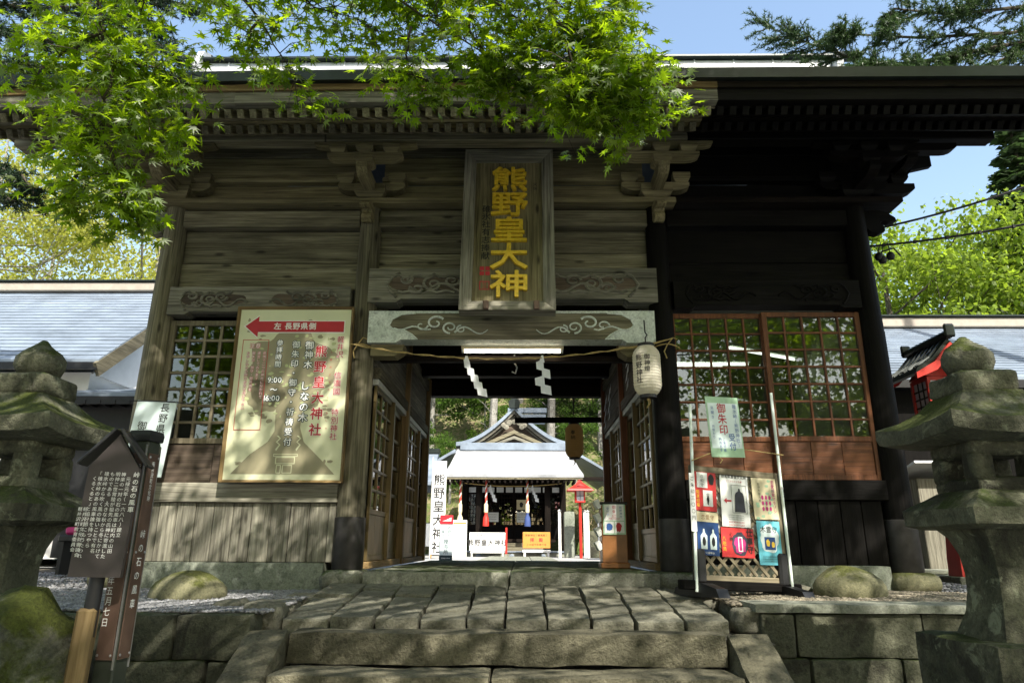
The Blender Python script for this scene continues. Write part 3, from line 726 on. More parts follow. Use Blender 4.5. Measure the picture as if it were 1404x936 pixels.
def nose(parent, kind, c, rotz, s=1.0):      # carved beam nose sticking out of a post
    poly = [(0, -.03), (0, .17), (.14, .18), (.25, .15), (.33, .09), (.34, .05), (.27, .04), (.2, .055), (.16, .03), (.2, -.02), (.2, -.07), (.13, -.1), (.05, -.085)]
    return MB().prism([(x * s, z * s) for x, z in poly], -.055, .055).build('carved_nose', wood(kind, 'x'), parent, c, (0, 0, rotz))
for i, x in enumerate(PX):
    k = 'olive' if i < 3 else 'black'
    br = masu('bracket', gate, k, (x, -.02, 4.052), .36, .17); e = br
    def loc(px, py, pz): return (px - x, py + .02, pz - 4.052)
    arm('bracket_arm', e, k, loc(x, -.06, 4.175), .78, .1, .13); arm('bracket_arm', e, k, loc(x, -.25, 4.13), .74, .13, .12, R(90))
    for dx in (-.3, .3): masu('bracket_block', e, k, loc(x + dx, -.06, 4.272), .2, .115)
    masu('bracket_block', e, k, loc(x, -.47, 4.262), .2, .115)
    arm('bracket_arm', e, k, loc(x, -.47, 4.345), .84, .085, .12)
    for dx in (-.3, 0, .3): masu('bracket_block', e, k, loc(x + dx, -.47, 4.425), .19, .095)
    arm('bracket_arm', e, k, loc(x, -.47, 4.516), 1.15, .045, .12)
    if i in (1, 2): nose(gate, k, (x, -.1, 3.82), R(-90), .85)
    if i in (0, 3):
        s = -1 if i == 0 else 1; rz = math.pi if i == 0 else 0
        nose(gate, 'grey' if i == 0 else 'black', (x + s * .1, .0, 3.76), rz, 1.05)
        arm('bracket_arm', e, k, loc(x + s * .3, -.05, 4.13), .8, .13, .12); masu('bracket_block', e, k, loc(x + s * .52, -.05, 4.262), .2, .115)
        arm('bracket_arm', e, k, loc(x + s * .52, -.05, 4.345), .8, .085, .12, R(90)); masu('bracket_block', e, k, loc(x + s * .52, -.42, 4.425), .19, .095)
        arm('bracket_arm', e, k, loc(x + s * .62, -.47, 4.43), .7, .09, .12)
# purlin, rafters, eaves boards and roof
XE = 5.55
def sag(x): return -.055 * (x / 5.2) ** 2 if x < 0 else 0
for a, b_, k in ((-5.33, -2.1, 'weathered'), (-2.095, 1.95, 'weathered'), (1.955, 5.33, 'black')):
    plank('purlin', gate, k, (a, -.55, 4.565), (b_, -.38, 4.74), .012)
MB().prism([(0, .0), (0, .2), (-.22, .22), (-.42, .14), (-.4, .04), (-.3, .06), (-.3, -.06), (-.12, -.08)], -.1, .1).build('carved_nose', wood('weathered', 'x'), gate, (-5.3, -.465, 4.57))
XB = 1.93
def kx(x, a='weathered', b='black'): return a if x < XB else b
nr = 92
for i in range(nr):
    x = -5.42 + i * (10.84 / (nr - 1)); k = kx(x); dz = sag(x)
    for nm, ya, za, yb, zb, hh in (('flying_rafter', -1.66, 4.15, -1.0, 4.56, .085), ('rafter', -1.14, 4.33, -.35, 4.83, .09)):
        ln = math.hypot(yb - ya, zb - za); an = math.atan2(zb - za, yb - ya)
        key = (nm, k)
        o = plank(nm, gate, k, (-.032, -ln / 2, -hh / 2), (.032, ln / 2, hh / 2), .004, ax='y')
        o.location = (x, (ya + yb) / 2, (za + zb) / 2 + dz); o.rotation_euler = (an, 0, 0)
def eave_strip(name, y0, y1, z0, z1, mats, cuts=(-XE, -2.6, .15, XB, XE)):
    for a, b_ in zip(cuts[:-1], cuts[1:]):
        k = kx((a + b_) / 2); mb = MB(); n = 6
        for j in range(n + 1):
            x = a + (b_ - a) * j / n - (a + b_) / 2; d = sag(x + (a + b_) / 2)
            mb.v += [(x, y0, z0 + d), (x, y1, z0 + d), (x, y1, z1 + d), (x, y0, z1 + d)]
        for j in range(n):
            for q in range(4): mb.f.append((j * 4 + q, j * 4 + (q + 1) % 4, j * 4 + 4 + (q + 1) % 4, j * 4 + 4 + q))
        mb.f += [(0, 1, 2, 3), (n * 4, n * 4 + 3, n * 4 + 2, n * 4 + 1)]
        mb.build(name, mats(k), gate, ((a + b_) / 2 , 0, 0))
W = lambda kw, kb='black': (lambda k: wood(kb if k == 'black' else kw, 'x'))
eave_strip('eaves_batten', -1.2, -1.05, 4.385, 4.45, W('olive'))
eave_strip('eaves_board', -1.73, -1.63, 4.215, 4.335, W('grey')); eave_strip('eaves_fillet', -1.75, -1.6, 4.34, 4.405, W('tan', 'blackbrown'))
eave_strip('metal_edge', -1.8, -1.55, 4.41, 4.52, lambda k: M['edge'])
# boarding over the rafters
for (y0, z0, y1, z1, nm) in ((-1.62, 4.25, -1.0, 4.64, 'soffit_board'), (-1.1, 4.44, .1, 5.2, 'soffit_board')):
    for a, b_ in ((-XE, -2.6), (-2.6, .15), (.15, XB), (XB, XE)):
        MB().add([(a, y0, z0 - .05), (b_, y0, z0 - .05), (b_, y1, z1 - .05), (a, y1, z1 - .05), (a, y0, z0), (b_, y0, z0), (b_, y1, z1), (a, y1, z1)],
                 [(0, 1, 2, 3), (4, 7, 6, 5), (0, 4, 5, 1), (2, 6, 7, 3), (0, 3, 7, 4), (1, 5, 6, 2)]).build(nm, wood(kx((a + b_) / 2), 'y'), gate)
def roofz(y): return 4.5 + (y + 1.75) * .70 + .0 if y < 2.2 else 4.5 + (6.15 - y) * .70
mb = MB()
prof = [(-1.75, 4.5)] + [(y, roofz(y) - .1 * math.sin((y + 1.75) / 3.95 * math.pi)) for y in (-.5, .5, 1.4)] + [(2.2, roofz(2.2))] + [(y, roofz(y) - .1 * math.sin((6.15 - y) / 3.95 * math.pi)) for y in (3, 3.9, 4.9)] + [(6.15, 4.5)]
poly = prof + [(y, z - .09) for y, z in reversed(prof)]
mb.prism([(y, z) for y, z in poly], -XE, XE, Matrix(((0, 1, 0, 0), (1, 0, 0, 0), (0, 0, 1, 0), (0, 0, 0, 1))))
roof = mb.build('roof', M['sheet'], gate)
ridge = MB().box((0, 2.2, 7.42), (10.0, .46, .46), .02).build('ridge', M['sheetlight'], roof)
MB().box((0, 2.2, 7.675), (10.16, .62, .05), .01).build('ridge_cap', M['edge'], ridge)
for x in np.arange(-4.6, 4.9, .62): MB().box((x, 1.965, 7.42), (.02, .012, .45), 0).build('sheet_seam', M['sheetlight'], ridge)
for s in (-1, 1):
    mb = MB(); mb.prism([(-.34, -.2), (.34, -.2), (.4, .1), (.26, .42), (0, .55), (-.26, .42), (-.4, .1)], -.05, .05, Matrix.Rotation(R(90), 4, 'Z'))
    mb.build('ridge_end_plate', M['sheetlight'], ridge, (s * 5.06, 2.2, 7.42))
    MB().lathe([(.07, 0), (.085, .02), (.085, .5), (.1, .52), (.1, .56)], 12, T=Matrix.Rotation(R(90), 4, 'Y') if s > 0 else Matrix.Rotation(R(-90), 4, 'Y')).build('ridge_end_roll', M['edge'], ridge, (s * 5.0, 2.2, 7.88), None, smooth=True)
# verge boards
for s in (-1, 1):
    pr = [(y, z - .09) for y, z in prof]; poly = pr + [(y, z - .3) for y, z in reversed(pr)]
    MB().prism(poly, -.03, .03, Matrix(((0, 1, 0, 0), (1, 0, 0, 0), (0, 0, 1, 0), (0, 0, 0, 1)))).build('verge_board', wood('weathered' if s < 0 else 'black', 'y'), gate, (s * (XE - .06), 0, 0))
for s in (-1, 1):
    MB().prism([(s * x, z) for x, z in ((3.78, 4.052), (4.16, 4.052), (4.3, 4.12), (4.4, 4.22), (4.5, 4.3), (4.62, 4.40), (4.7, 4.5), (4.95, 4.56), (4.95, 4.8), (3.78, 4.8))], .015, .085).build('bracket_board', wood('olive' if s < 0 else 'black', 'x'), gate)
# upper wall behind the brackets, gable walls
for a, b_, k in ((-3.93, 1.7, 'weathered'), (1.7, 3.93, 'black')):
    plank('wall_board', gate, k, (a, .02, 4.705), (b_, .08, 5.05), .006)
for s in (-1, 1):
    k = 'weathered' if s < 0 else 'black'; z = .07; n = 0
    while z < 4.7:
        plank('side_board', gate, k, (s * 3.93 - .02, .12, z), (s * 3.93 + .02, 4.3, z + .296), .004, ax='y'); z += .3
    MB().prism([(.1, 4.75), (4.3, 4.75), (4.3, 5.2), (2.2, 6.9), (.1, 5.4)], -.02, .02, Matrix(((0, 1, 0, 0), (1, 0, 0, 0), (0, 0, 1, 0), (0, 0, 0, 1)))).build('gable_wall', wood(k, 'y'), gate, (s * 3.93, 0, 0))
# left bay: lattice window, panel, rail, upright boards
window(gate, 'lattice_window', 2.02, 1.37, 11, 7, (-2.79, .0, 1.25), 0, 'lattice', .06, .03, .05)
for a, b_ in ((-3.8, -3.15), (-3.145, -2.45), (-2.445, -1.78)): plank('dado_board', gate, 'redbrown', (a, -.01, .84), (b_, .03, 1.245), .004)
plank('waist_rail', gate, 'grey', (-3.82, -.085, .645), (-1.78, .07, .842), .008)
x = -3.8
while x < -1.85:
    wdt = min(.19 + rnd.uniform(-.01, .012), -1.79 - x); plank('upright_board', gate, 'grey', (x + .003, -.045 + rnd.uniform(-.006, .004), .066), (x + wdt - .003, -.008, .642), .005); x += wdt
# right bay
for (x0, x1, yy) in ((1.74, 2.79, .03), (2.74, 3.81, -.02)):
    window(gate, 'sliding_window', x1 - x0, 1.4 + .42, 5, 7, ((x0 + x1) / 2, yy, .895), 0, 'brown', .055, .022, .045, .425, 'brown')
plank('waist_rail', gate, 'black', (1.78, -.085, .69), (3.82, .07, .892), .008)
x = 1.8
while x < 3.74:
    wdt = min(.215 + rnd.uniform(-.01, .01), 3.81 - x); plank('upright_board', gate, 'black', (x + .003, -.045, .066), (x + wdt - .003, -.008, .688), .005); x += wdt
# the rooms either side: walls, ceiling, lit tubes and a few furnishings
for s in (-1, 1):
    def bx(nm, lo, hi, m): return MB().box([(a + b_) / 2 for a, b_ in zip(lo, hi)], [b_ - a for a, b_ in zip(lo, hi)], 0).build(nm, m, gate)
    def X(a, b_): return (min(s * a, s * b_), max(s * a, s * b_))
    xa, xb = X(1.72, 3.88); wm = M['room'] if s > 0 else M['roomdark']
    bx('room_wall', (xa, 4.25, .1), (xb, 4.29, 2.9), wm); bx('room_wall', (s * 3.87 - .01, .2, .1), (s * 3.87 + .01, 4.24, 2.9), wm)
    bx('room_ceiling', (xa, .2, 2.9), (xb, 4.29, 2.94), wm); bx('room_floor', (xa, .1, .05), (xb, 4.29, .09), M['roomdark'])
for (x, y, an) in ((2.25, .8, 0), (2.3, 2.0, 0), (3.2, 1.3, .5)):
    h = thing('room_lamp', ['short lit fluorescent tube low behind the right lattice window', 'lit fluorescent tube deep behind the right lattice window', 'angled lit fluorescent tube behind the rightmost window panes'][[.8, 2.0, 1.3].index(y)], 'ceiling lamp', (x, y, 2.62 if y != .8 else 2.35), (0, 0, an), 'tubes lit inside the right room')
    MB().box((0, 0, .03), (1.2, .12, .04), .005).build('housing', M['white'], h); MB().tube([(-.58, 0, -.01), (.58, 0, -.01)], .016, 8).build('tube', M['tube2'], h)
cb = thing('cabinet', 'pale cabinet standing inside the right room behind the glass', 'cabinet', (3.35, 1.6, .09)); MB().box((0, 0, .75), (.55, .5, 1.5), .01).build('carcass', M['room'], cb)
for q in (.4, 1.1): MB().box((0, -.26, q), (.5, .02, .62), .005).build('door', M['white'], cb)
# passage side walls with glazed sliding doors
for s in (-1, 1):
    xw = s * 1.53
    for (y0, y1) in ((.16, 2.06), (2.36, 4.26)):
        plank('door_track', gate, 'grey', (xw - .05, y0, 1.93), (xw + .05, y1, 2.0), .006, mat=M['track'])
        plank('lintel', gate, 'weathered' if s < 0 else 'redbrown', (xw - .07, y0, 2.005), (xw + .07, y1, 2.13), .006)
        for j in range(2): plank('transom_board', gate, 'grey' if s < 0 else 'redbrown', (xw - .02 - .006 * j, y0, 2.135 + j * .3), (xw + .02, y1, 2.43 + j * .3), .005)
        plank('upper_rail', gate, 'weathered', (xw - .06, y0, 2.735), (xw + .06, y1, 2.9), .006)
        plank('threshold', gate, 'tan', (xw - .06, y0, -.002), (xw + .06, y1, .07), .006)
        mid = (y0 + y1) / 2; ln = (y1 - y0) / 2 + .03
        window(gate, 'glazed_door', ln, 1.85, 3, 6, (xw - s * .02, y0 + ln / 2, .075), R(90) * (1 if s < 0 else -1), 'alu', .055, .03, .035, .5 if s < 0 else .32, 'alu', rails=(.9,))
        window(gate, 'glazed_door', ln, 1.85, 2, 4, (xw + s * .025, y1 - ln / 2, .075), R(90) * (1 if s < 0 else -1), 'alu', .075, .04, .035, .4, 'alu')
        plank('door_jamb', gate, 'tan', (xw - s * .02 - .05, mid - .03, .075), (xw - s * .02 + .05, mid + .02, 1.925), .004, mat=M['alu'])
    for yv in (2.1, 4.18): plank('side_post', gate, 'tan' if s < 0 else 'brown', (s * 1.5 - .055, yv - .05, .0), (s * 1.5 + .055, yv + .06, 2.95), .006)
# ceiling of the passage
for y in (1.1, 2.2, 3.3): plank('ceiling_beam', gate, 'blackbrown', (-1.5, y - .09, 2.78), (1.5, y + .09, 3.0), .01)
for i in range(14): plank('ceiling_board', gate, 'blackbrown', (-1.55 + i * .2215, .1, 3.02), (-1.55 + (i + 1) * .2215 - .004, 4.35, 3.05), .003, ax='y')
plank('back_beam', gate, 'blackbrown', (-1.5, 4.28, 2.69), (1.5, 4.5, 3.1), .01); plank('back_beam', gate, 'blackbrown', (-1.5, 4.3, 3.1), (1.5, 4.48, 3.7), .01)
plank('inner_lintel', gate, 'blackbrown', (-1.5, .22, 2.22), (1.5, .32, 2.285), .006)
for s in (-1, 1):
    for z in np.arange(.1, 2.7, .3): plank('back_board', gate, 'weathered', (min(s * 1.62, s * 3.9), 4.36, z), (max(s * 1.62, s * 3.9), 4.4, z + .296), .004)
# ------------------------------------------------------------------ plaque over the entrance
pq = thing('plaque', 'tall framed wooden plaque with raised gold characters hung over the gate entrance', 'plaque', (-.045, -.36, 3.555), (R(-7.6), 0, 0))
PW, PH, FW = 1.0, 2.06, .125
plank('panel', pq, 'olive', (-PW / 2 + .1, -.01, -PH / 2 + .1), (PW / 2 - .1, .03, PH / 2 - .1), .003, ax='z')
def mitre(name, parent, kind, w_, h_, fw, y0, y1, dep=.0):
    for k in range(4):
        L = w_ if k % 2 == 0 else h_; o = h_ if k % 2 == 0 else w_
        poly = [(-L / 2 + .001, -o / 2), (L / 2 - .001, -o / 2), (L / 2 - fw, -o / 2 + fw), (-L / 2 + fw, -o / 2 + fw)]
        mb = MB(); n = 4
        yo = (y0, y0, y0 + .045, y0 + .045)
        v = [(x, yy, z) for (x, z), yy in zip(poly, yo)] + [(x, y1, z) for x, z in poly]
        mb.add(v, [(0, 1, 2, 3), (7, 6, 5, 4)] + [(i, (i + 1) % 4, 4 + (i + 1) % 4, 4 + i) for i in range(4)])
        mb.build(name, wood(kind, 'x'), parent, (0, 0, 0), (0, R(90 * k), 0))
mitre('frame_bar', pq, 'grey', PW, PH, FW, -.1, .05)
p = Print()
for i, ch in enumerate('熊野皇大神'): p.char(ch, .01, .655 - i * .338, .335, off=.018, ext=.055, wide=1.28)
p.build('gold_lettering', M['gold'], pq, (0, -.03, 0))
Print().col('碓氷社有志捧献', -.245, .27, .098, 1.03, off=.012).build('ink_lettering', M['ink'], pq, (0, -.0125, 0))
Print().col('天保', .3, .60, .05).build('ink_lettering', M['ink'], pq, (0, -.0125, 0))
q = Print().rect(-.30, -.252, -.515, -.467).rect(-.24, -.192, -.515, -.467).rect(-.30, -.252, -.575, -.527).rect(-.24, -.192, -.575, -.527).frame(-.30, -.192, -.75, -.645, .01); q.col('社印', -.246, -.675, .045)
q.build('red_seal', M['redink'], pq, (0, -.0125, 0))
for x in (-.22, .3): MB().box((x, -.115, -.985), (.06, .04, .1), .008).build('hanging_clip', M['copper'], pq)

# big cream signboard on the left bay
sg = thing('information_sign', 'large cream signboard with red arrow and shrine lettering on the left bay', 'sign', (-2.345, -.2, 1.772), (R(1.2), 0, 0))
SW, SH = 1.255, 1.87
MB().box((0, .02, 0), (SW - .03, .03, SH - .03), 0).build('panel', M['signcream'], sg); mitre('frame_bar', sg, 'tan', SW, SH, .035, -.03, .045)
def fx(a): return (a - .5) * SW
def fz(b): return (.5 - b) * SH
tp = Print(); tp.blot(fx(.5), fz(.37), .47, .42, 3, n=60, amp=.35); tp.blot(fx(.3), fz(.52), .22, .17, 8, 0, 40, .5)
tp.poly([(fx(.40), fz(.55)), (fx(.41), fz(.72)), (fx(.36), fz(.78)), (fx(.22), fz(.85)), (fx(.08), fz(.955)), (fx(.93), fz(.955)), (fx(.82), fz(.88)), (fx(.66), fz(.78)), (fx(.62), fz(.7)), (fx(.63), fz(.55))], -.0004)
for i in range(60): tp.blot(fx(rnd.uniform(.1, .93)), fz(rnd.choice([rnd.uniform(.07, .2), rnd.uniform(.55, .68), rnd.uniform(.88, .95)])), rnd.uniform(.012, .04), rnd.uniform(.008, .025), i * 3.3, -.0008 - i * .00001, 10, .6)
tp.build('tree_print', M['signtree'], sg, (0, .004, 0))
gp = Print()
for i in range(70): gp.blot(fx(rnd.uniform(.12, .9)), fz(rnd.uniform(.12, .66)), rnd.uniform(.008, .03), rnd.uniform(.006, .022), i * 2.7 + 100, -i * .00001, 9, .6)
gp.build('leaf_print', M['signgreen'], sg, (0, .0024, 0))
sp = Print()
for dx in (-.1, .1): sp.poly([(fx(.53) + dx * 1.05 + a, fz(.745 + b_)) for a, b_ in ((-.02, 0), (.015, .015), (-.02, .035), (.015, .05), (-.02, .075), (-.01, .085), (.03, .05), (-.005, .035), (.03, .015), (0, 0))])
sp.frame(fx(.42), fx(.62), fz(.86), fz(.845), .006).frame(fx(.44), fx(.6), fz(.90), fz(.862), .008); sp.frame(fx(.45), fx(.49), fz(.95), fz(.905), .008).frame(fx(.5), fx(.58), fz(.95), fz(.905), .008)
sp.build('altar_print', M['signcream'], sg, (0, .0018, 0))
def outlined(fn, parent, m1, m2, y, o1=.005, o2=.045):
    a = Print(); fn(a, dict(off=o2)); a.build('outline', m2, parent, (0, y, 0)); b_ = Print(); fn(b_, dict(off=o1)); b_.build('lettering', m1, parent, (0, y - .0012, 0))
def arrow(p, k):
    p.poly([(fx(.07 - k), fz(.115)), (fx(.185), fz(.055 - k * .5)), (fx(.185), fz(.085 - k * .4)), (fx(.925 + k * .6), fz(.085 - k * .4)), (fx(.925 + k * .6), fz(.15 + k * .4)), (fx(.185), fz(.15 + k * .4)), (fx(.185), fz(.18 + k * .5))])
p = Print(); arrow(p, .012); p.build('arrow_outline', M['whiteink'], sg, (0, .0015, 0)); p = Print(); arrow(p, 0); p.build('arrow', M['redink'], sg, (0, .0005, 0))
Print().row('左 長野県側', fx(.5), fz(.115), .082, off=.02).build('arrow_lettering', M['whiteink'], sg, (0, -.0008, 0))
outlined(lambda p, k: p.col('熊野皇大神社', fx(.745), fz(.265), .135, 1.24, **k), sg, M['redink'], M['whiteink'], .001, .022)
outlined(lambda p, k: (p.col('軽井沢', fx(.905), fz(.195), .078, 1.05, **k), p.col('信濃國', fx(.9), fz(.405), .082, 1.05, **k), p.col('特別神社', fx(.9), fz(.615), .08, 1.05, **k)), sg, M['redink'], M['whiteink'], .001, .008)
Print().col('くまのこうたいじんしゃ', fx(.835), fz(.27), .028, 2.9).build('reading_lettering', M['redink'], sg, (0, .0002, 0))
outlined(lambda p, k: (p.col('御神木', fx(.64), fz(.23), .095, 1.1, **k), p.col('しなの木', fx(.635), fz(.465), .1, 1.12, **k)), sg, M['whiteink'], M['navy'], .001, .016, .1)
outlined(lambda p, k: p.col('御朱印・御守・祈祷受付', fx(.525), fz(.225), .085, 1.22, **k), sg, M['whiteink'], M['navy'], .001, .016, .1)
outlined(lambda p, k: (p.col('参拝時間', fx(.385), fz(.215), .072, 1.08, **k), p.row('9:00', fx(.37), fz(.43), .085, **k), p.char('〜', fx(.37), fz(.487), .08, **k), p.row('16:00', fx(.36), fz(.535), .085, **k)), sg, M['whiteink'], M['navy'], .001, .016, .1)
p = Print().frame(fx(.065), fx(.29), fz(.715), fz(.195), .006); p.build('notice_frame', M['redink'], sg, (0, .001, 0))
outlined(lambda p, k: p.row('注意', fx(.175), fz(.232), .06, **k), sg, M['whiteink'], M['redink'], .001, .0, .05)
outlined(lambda p, k: [p.col(t, fx(.262 - i * .047), fz(.275), .037, 1.07, **k) for i, t in enumerate(('県境で二つの神社に分かれて', '運営しております。', '御朱印・御守・御祈祷を', 'お申し込みの際はお気を付け下さい'))], sg, M['whiteink'], M['redink'], .001, .0, .07)

# pale board leaning on the left corner post
pb = thing('direction_board', 'pale blue upright board with black and blue characters on the left corner post', 'sign', (-3.72, -.26, 1.275), (R(-2), R(3), 0))
MB().box((0, .008, 0), (.42, .016, .78), .003).build('board', M['palepaper'], pb)
Print().col('長野県鎮座', .1, .32, .1, 1.1, off=.01).build('lettering', M['ink'], pb, (0, -.002, 0)); Print().col('左側', .1, -.235, .115, 1.0, off=.015).build('lettering', M['blueink'], pb, (0, -.002, 0)); Print().col('御鎮座', -.1, .12, .1, 1.1, off=.01).build('lettering', M['ink'], pb, (0, -.002, 0))
MB().tube([(-.3, .0, .375), (-.1, -.004, .385), (.21, -.004, .385), (.42, 0, .372)], .006, 5).build('cord', M['rim'], pb)

# rope with paper streamers, strip light, hanging lanterns
rp = thing('straw_rope', 'thin straw rope strung sagging across the gate entrance', 'rope', (0, -.24, 2.2))
mb = MB(); pts = []
for i in range(41):
    t = i / 40; x = -1.72 + 3.42 * t; pts.append((x, -.0, .085 + .06 * t - 4 * .19 * t * (1 - t) + .005 * math.sin(i * 2.1)))
for ph in (0, math.pi): mb.tube([(x, .005 * math.cos(i * 1.2 + ph), z + .005 * math.sin(i * 1.2 + ph)) for i, (x, y, z) in enumerate(pts)], .0055, 5)
mb.build('strands', M['rope'], rp, smooth=True)
for s, x in ((-1, -1.66), (1, 1.66)):
    mb = MB(); mb.tube([(x + .17 * math.cos(a), .24 + .17 * math.sin(a), .1 + .01 * math.sin(a * 3)) for a in np.linspace(0, 6.28, 20)], .007, 5); mb.tube([(x, .06, .1), (x - .04, .05, .02), (x - .02, .03, -.06)], .007, 5); mb.tube([(x, .06, .1), (x + .06, .04, .17), (x + .1, .03, .15)], .006, 5); mb.build('knot', M['rope'], rp, smooth=True)
def shide(name, label, loc, rot, w_, h_, steps, lean, mat, group=None):
    t = thing(name, label, 'paper streamer', loc, rot, group); mb = MB(); hh = h_ / steps
    mb.add([(-.012, 0, 0), (.012, 0, 0), (w_ * .2, .004, -hh * .8), (-w_ * .25, .004, -hh * .8)], [(0, 1, 2, 3)])
    for i in range(steps):
        x0 = lean * i * .55; z0 = -hh * .55 - i * hh * .85; k = .6 + .4 * i / steps; y = .012 * (i % 2) + .006 * i
        sg_ = 1 if lean >= 0 else (1 if i % 2 else -1)
        x0 = lean * i if lean >= 0 else .035 * sg_
        mb.add([(x0 - w_ * .4 * k, y, z0 + hh * .12 * sg_), (x0 + w_ * .4 * k, y + .02, z0 - hh * .16 * sg_), (x0 + w_ * .46 * k, y + .035, z0 - hh * 1.1), (x0 - w_ * .34 * k, y + .008, z0 - hh * .86)], [(0, 1, 2, 3)])
    o = mb.build('folded_paper', mat, t); md = o.modifiers.new('thickness', 'SOLIDIFY'); md.thickness = .0015; return t
shide('paper_streamer', 'bluish white zigzag paper streamer on the rope, left of the entrance centre', (-.48, -.25, 2.155), (0, R(-6), R(12)), .14, .44, 5, .034, M['shide'])
shide('paper_streamer', 'white zigzag paper streamer on the rope, right of the entrance centre', (.32, -.25, 2.16), (0, R(4), R(-35)), .16, .40, 4, -.008, M['shide'])
for i, (y, z) in enumerate(((.75, 2.55), (2.55, 2.5), (3.05, 2.45))):
    shide('paper_streamer', ['grey white paper streamer high on the right passage wall behind the front lantern', 'long paper streamer on the right passage wall above the rear doors', 'paper streamer on the right passage wall nearest the back opening'][i], (1.40, y, z), (0, 0, R(80)), .2, .5, 5, .03, M['shide'])
lp = thing('strip_light', 'lit fluorescent strip light under the painted beam of the entrance', 'lamp', (0, .14, 2.315))
MB().box((0, .0, .04), (1.14, .11, .05), .008).build('housing', M['cream'], lp); MB().tube([(-.53, -.01, -.002), (.53, -.01, -.002)], .02, 10).build('tube', M['tube'], lp)
for x in (-.55, .55): MB().box((x, -.01, 0), (.03, .05, .05), .005).build('end_cap', M['track'], lp)
bt = thing('hook', 'small pale hook hanging from the passage ceiling below the strip light', 'hook', (.02, .5, 2.27)); MB().tube([(0, 0, .1), (0, 0, 0), (.03, 0, -.05), (.01, 0, -.12), (-.03, 0, -.1)], .01, 6).build('hook', M['track'], bt)
def chochin(name, label, loc, r, h, skin, text, group):
    t = thing(name, label, 'paper lantern', loc, None, group); prof = []; n = 17
    for i in range(n * 2 + 1):
        k = i / (n * 2); z = -h * k; e = abs(2 * k - 1); rr = r * (1 - .42 * max(0, (e - .55) / .45) ** 2.2) * (1 if i % 2 == 0 else .975); prof.append((rr, z))
    mb = MB(); k0 = len(mb.v); mb.lathe(prof, 28); mb.f = mb.f[:-2]; mb.mi = mb.mi[:-2]; mb.build('skin', skin, t, smooth=False)
    MB().lathe([(r * .5, -.01), (r * .6, -.005), (r * .6, .03), (r * .35, .035)], 20).build('top_ring', M['black'], t, smooth=True)
    MB().lathe([(r * .35, -h - .035), (r * .6, -h - .03), (r * .6, -h + .005), (r * .5, -h + .01)], 20).build('bottom_ring', M['black'], t, smooth=True)
    MB().tube([(0, 0, .03), (0, 0, .1), (.02, 0, .13), (.0, 0, .16), (0, .02, .3)], .008, 6).build('hanger', M['rim'], t)
    MB().tube([(0, 0, -h - .03), (.01, 0, -h - .08), (-.02, .01, -h - .13)], [.02, .012, .006], 6).build('tassel', M['rope'], t)
    for a, tx, sz in text:
        p = Print(); p.col(tx, 0, 0, sz, 1.05, off=.01); pv = []
        for (x, y, z) in p.mb.v: th = x / r + a; pv.append(((r + .004) * math.sin(th), -(r + .004) * math.cos(th), z - h * .28))
        p.mb.v = pv; p.build('lettering', M['ink'], t)
    return t
chochin('paper_lantern', 'cream ribbed paper lantern hanging at the right front of the entrance', (1.405, -.3, 2.24), .145, .52, M['shoji'], ((-.75, '熊野神社', .075), (-.15, '御神燈', .06)), 'paper lanterns hanging in the gate')
chochin('paper_lantern', 'paper lantern tinted amber for its glow hanging at the back of the passage', (1.02, 4.75, 2.28), .16, .58, M['glowpaper'], ((-.2, '奉納', .08),), 'paper lanterns hanging in the gate')
MB().tube([(0, -.3, .48), (0, 0, .48), (0, .02, .3)], .012, 6).build('iron_bracket', M['rim'], [o for o in bpy.data.objects if o.name.startswith('paper_lantern')][1])
bl = thing('reed_blind', 'dark half-rolled reed blind hanging in the back opening of the passage', 'blind', (.74, 4.56, 2.7))
for i in range(20): plank('reed', bl, 'black', (-.76, -.004, -.02 - i * .017 - .005), (.76, .004, -.02 - i * .017 + .003), 0)
for x in (-.6, -.2, .2, .6): MB().tube([(x, -.006, 0), (x, -.006, -.35)], .004, 4).build('blind_cord', M['rim'], bl)
MB().tube([(-.76, 0, -.385), (.76, 0, -.37)], .05, 10).build('roll', wood('black', 'x'), bl)

# leaflet stand inside the passage
ls = thing('leaflet_stand', 'varnished wooden leaflet stand with a green poster inside the right of the passage', 'stand', (1.14, .85, 0))
MB().box((0, 0, .03), (.32, .3, .06), .01).build('plinth', M['brownbox'], ls); MB().box((0, 0, .37), (.28, .26, .62), .006).build('case', M['brownbox'], ls); MB().box((0, 0, .70), (.31, .29, .03), .006).build('top', M['ink'], ls)
for j in range(4): MB().box((-.17, -.02, .24 + j * .15), (.06, .2, .1), .004, (0, R(-28), 0)).build('leaflet', M['paper'], ls)
def poster(name, label, parent_M, w_, h_, base, prints, group='printed posters and notices', cat='poster'):
    t = thing(name, label, cat, group=group); t.matrix_world = parent_M
    MB().box((0, .003, 0), (w_, .005, h_), 0).build('sheet', base, t)
    y = -.0012
    for nm, m, fn in prints: p = Print(); fn(p); p.build(nm, m, t, (0, y, 0)); y -= .0007
    return t
TM = Matrix.Translation
poster('poster', 'green bordered seal-stamp poster on the front of the leaflet stand', TM((1.14, .708, .53)), .25, .34, M['green'], [
    ('paper_field', M['paper'], lambda p: p.rect(-.11, .11, -.02, .155).rect(-.11, -.005, -.155, -.03).rect(.005, .11, -.155, -.03)), ('lettering', M['redink'], lambda p: (p.col('御朱印', 0, .125, .045), p.row('見開き御朱印', 0, -.0, .02), p.blot(.05, -.09, .03, .05, 2))),
    ('lettering', M['blueink'], lambda p: (p.col('熊野神社', .075, .12, .03), p.col('受付中', -.07, .11, .03), p.blot(-.055, -.09, .035, .04, 5)))])

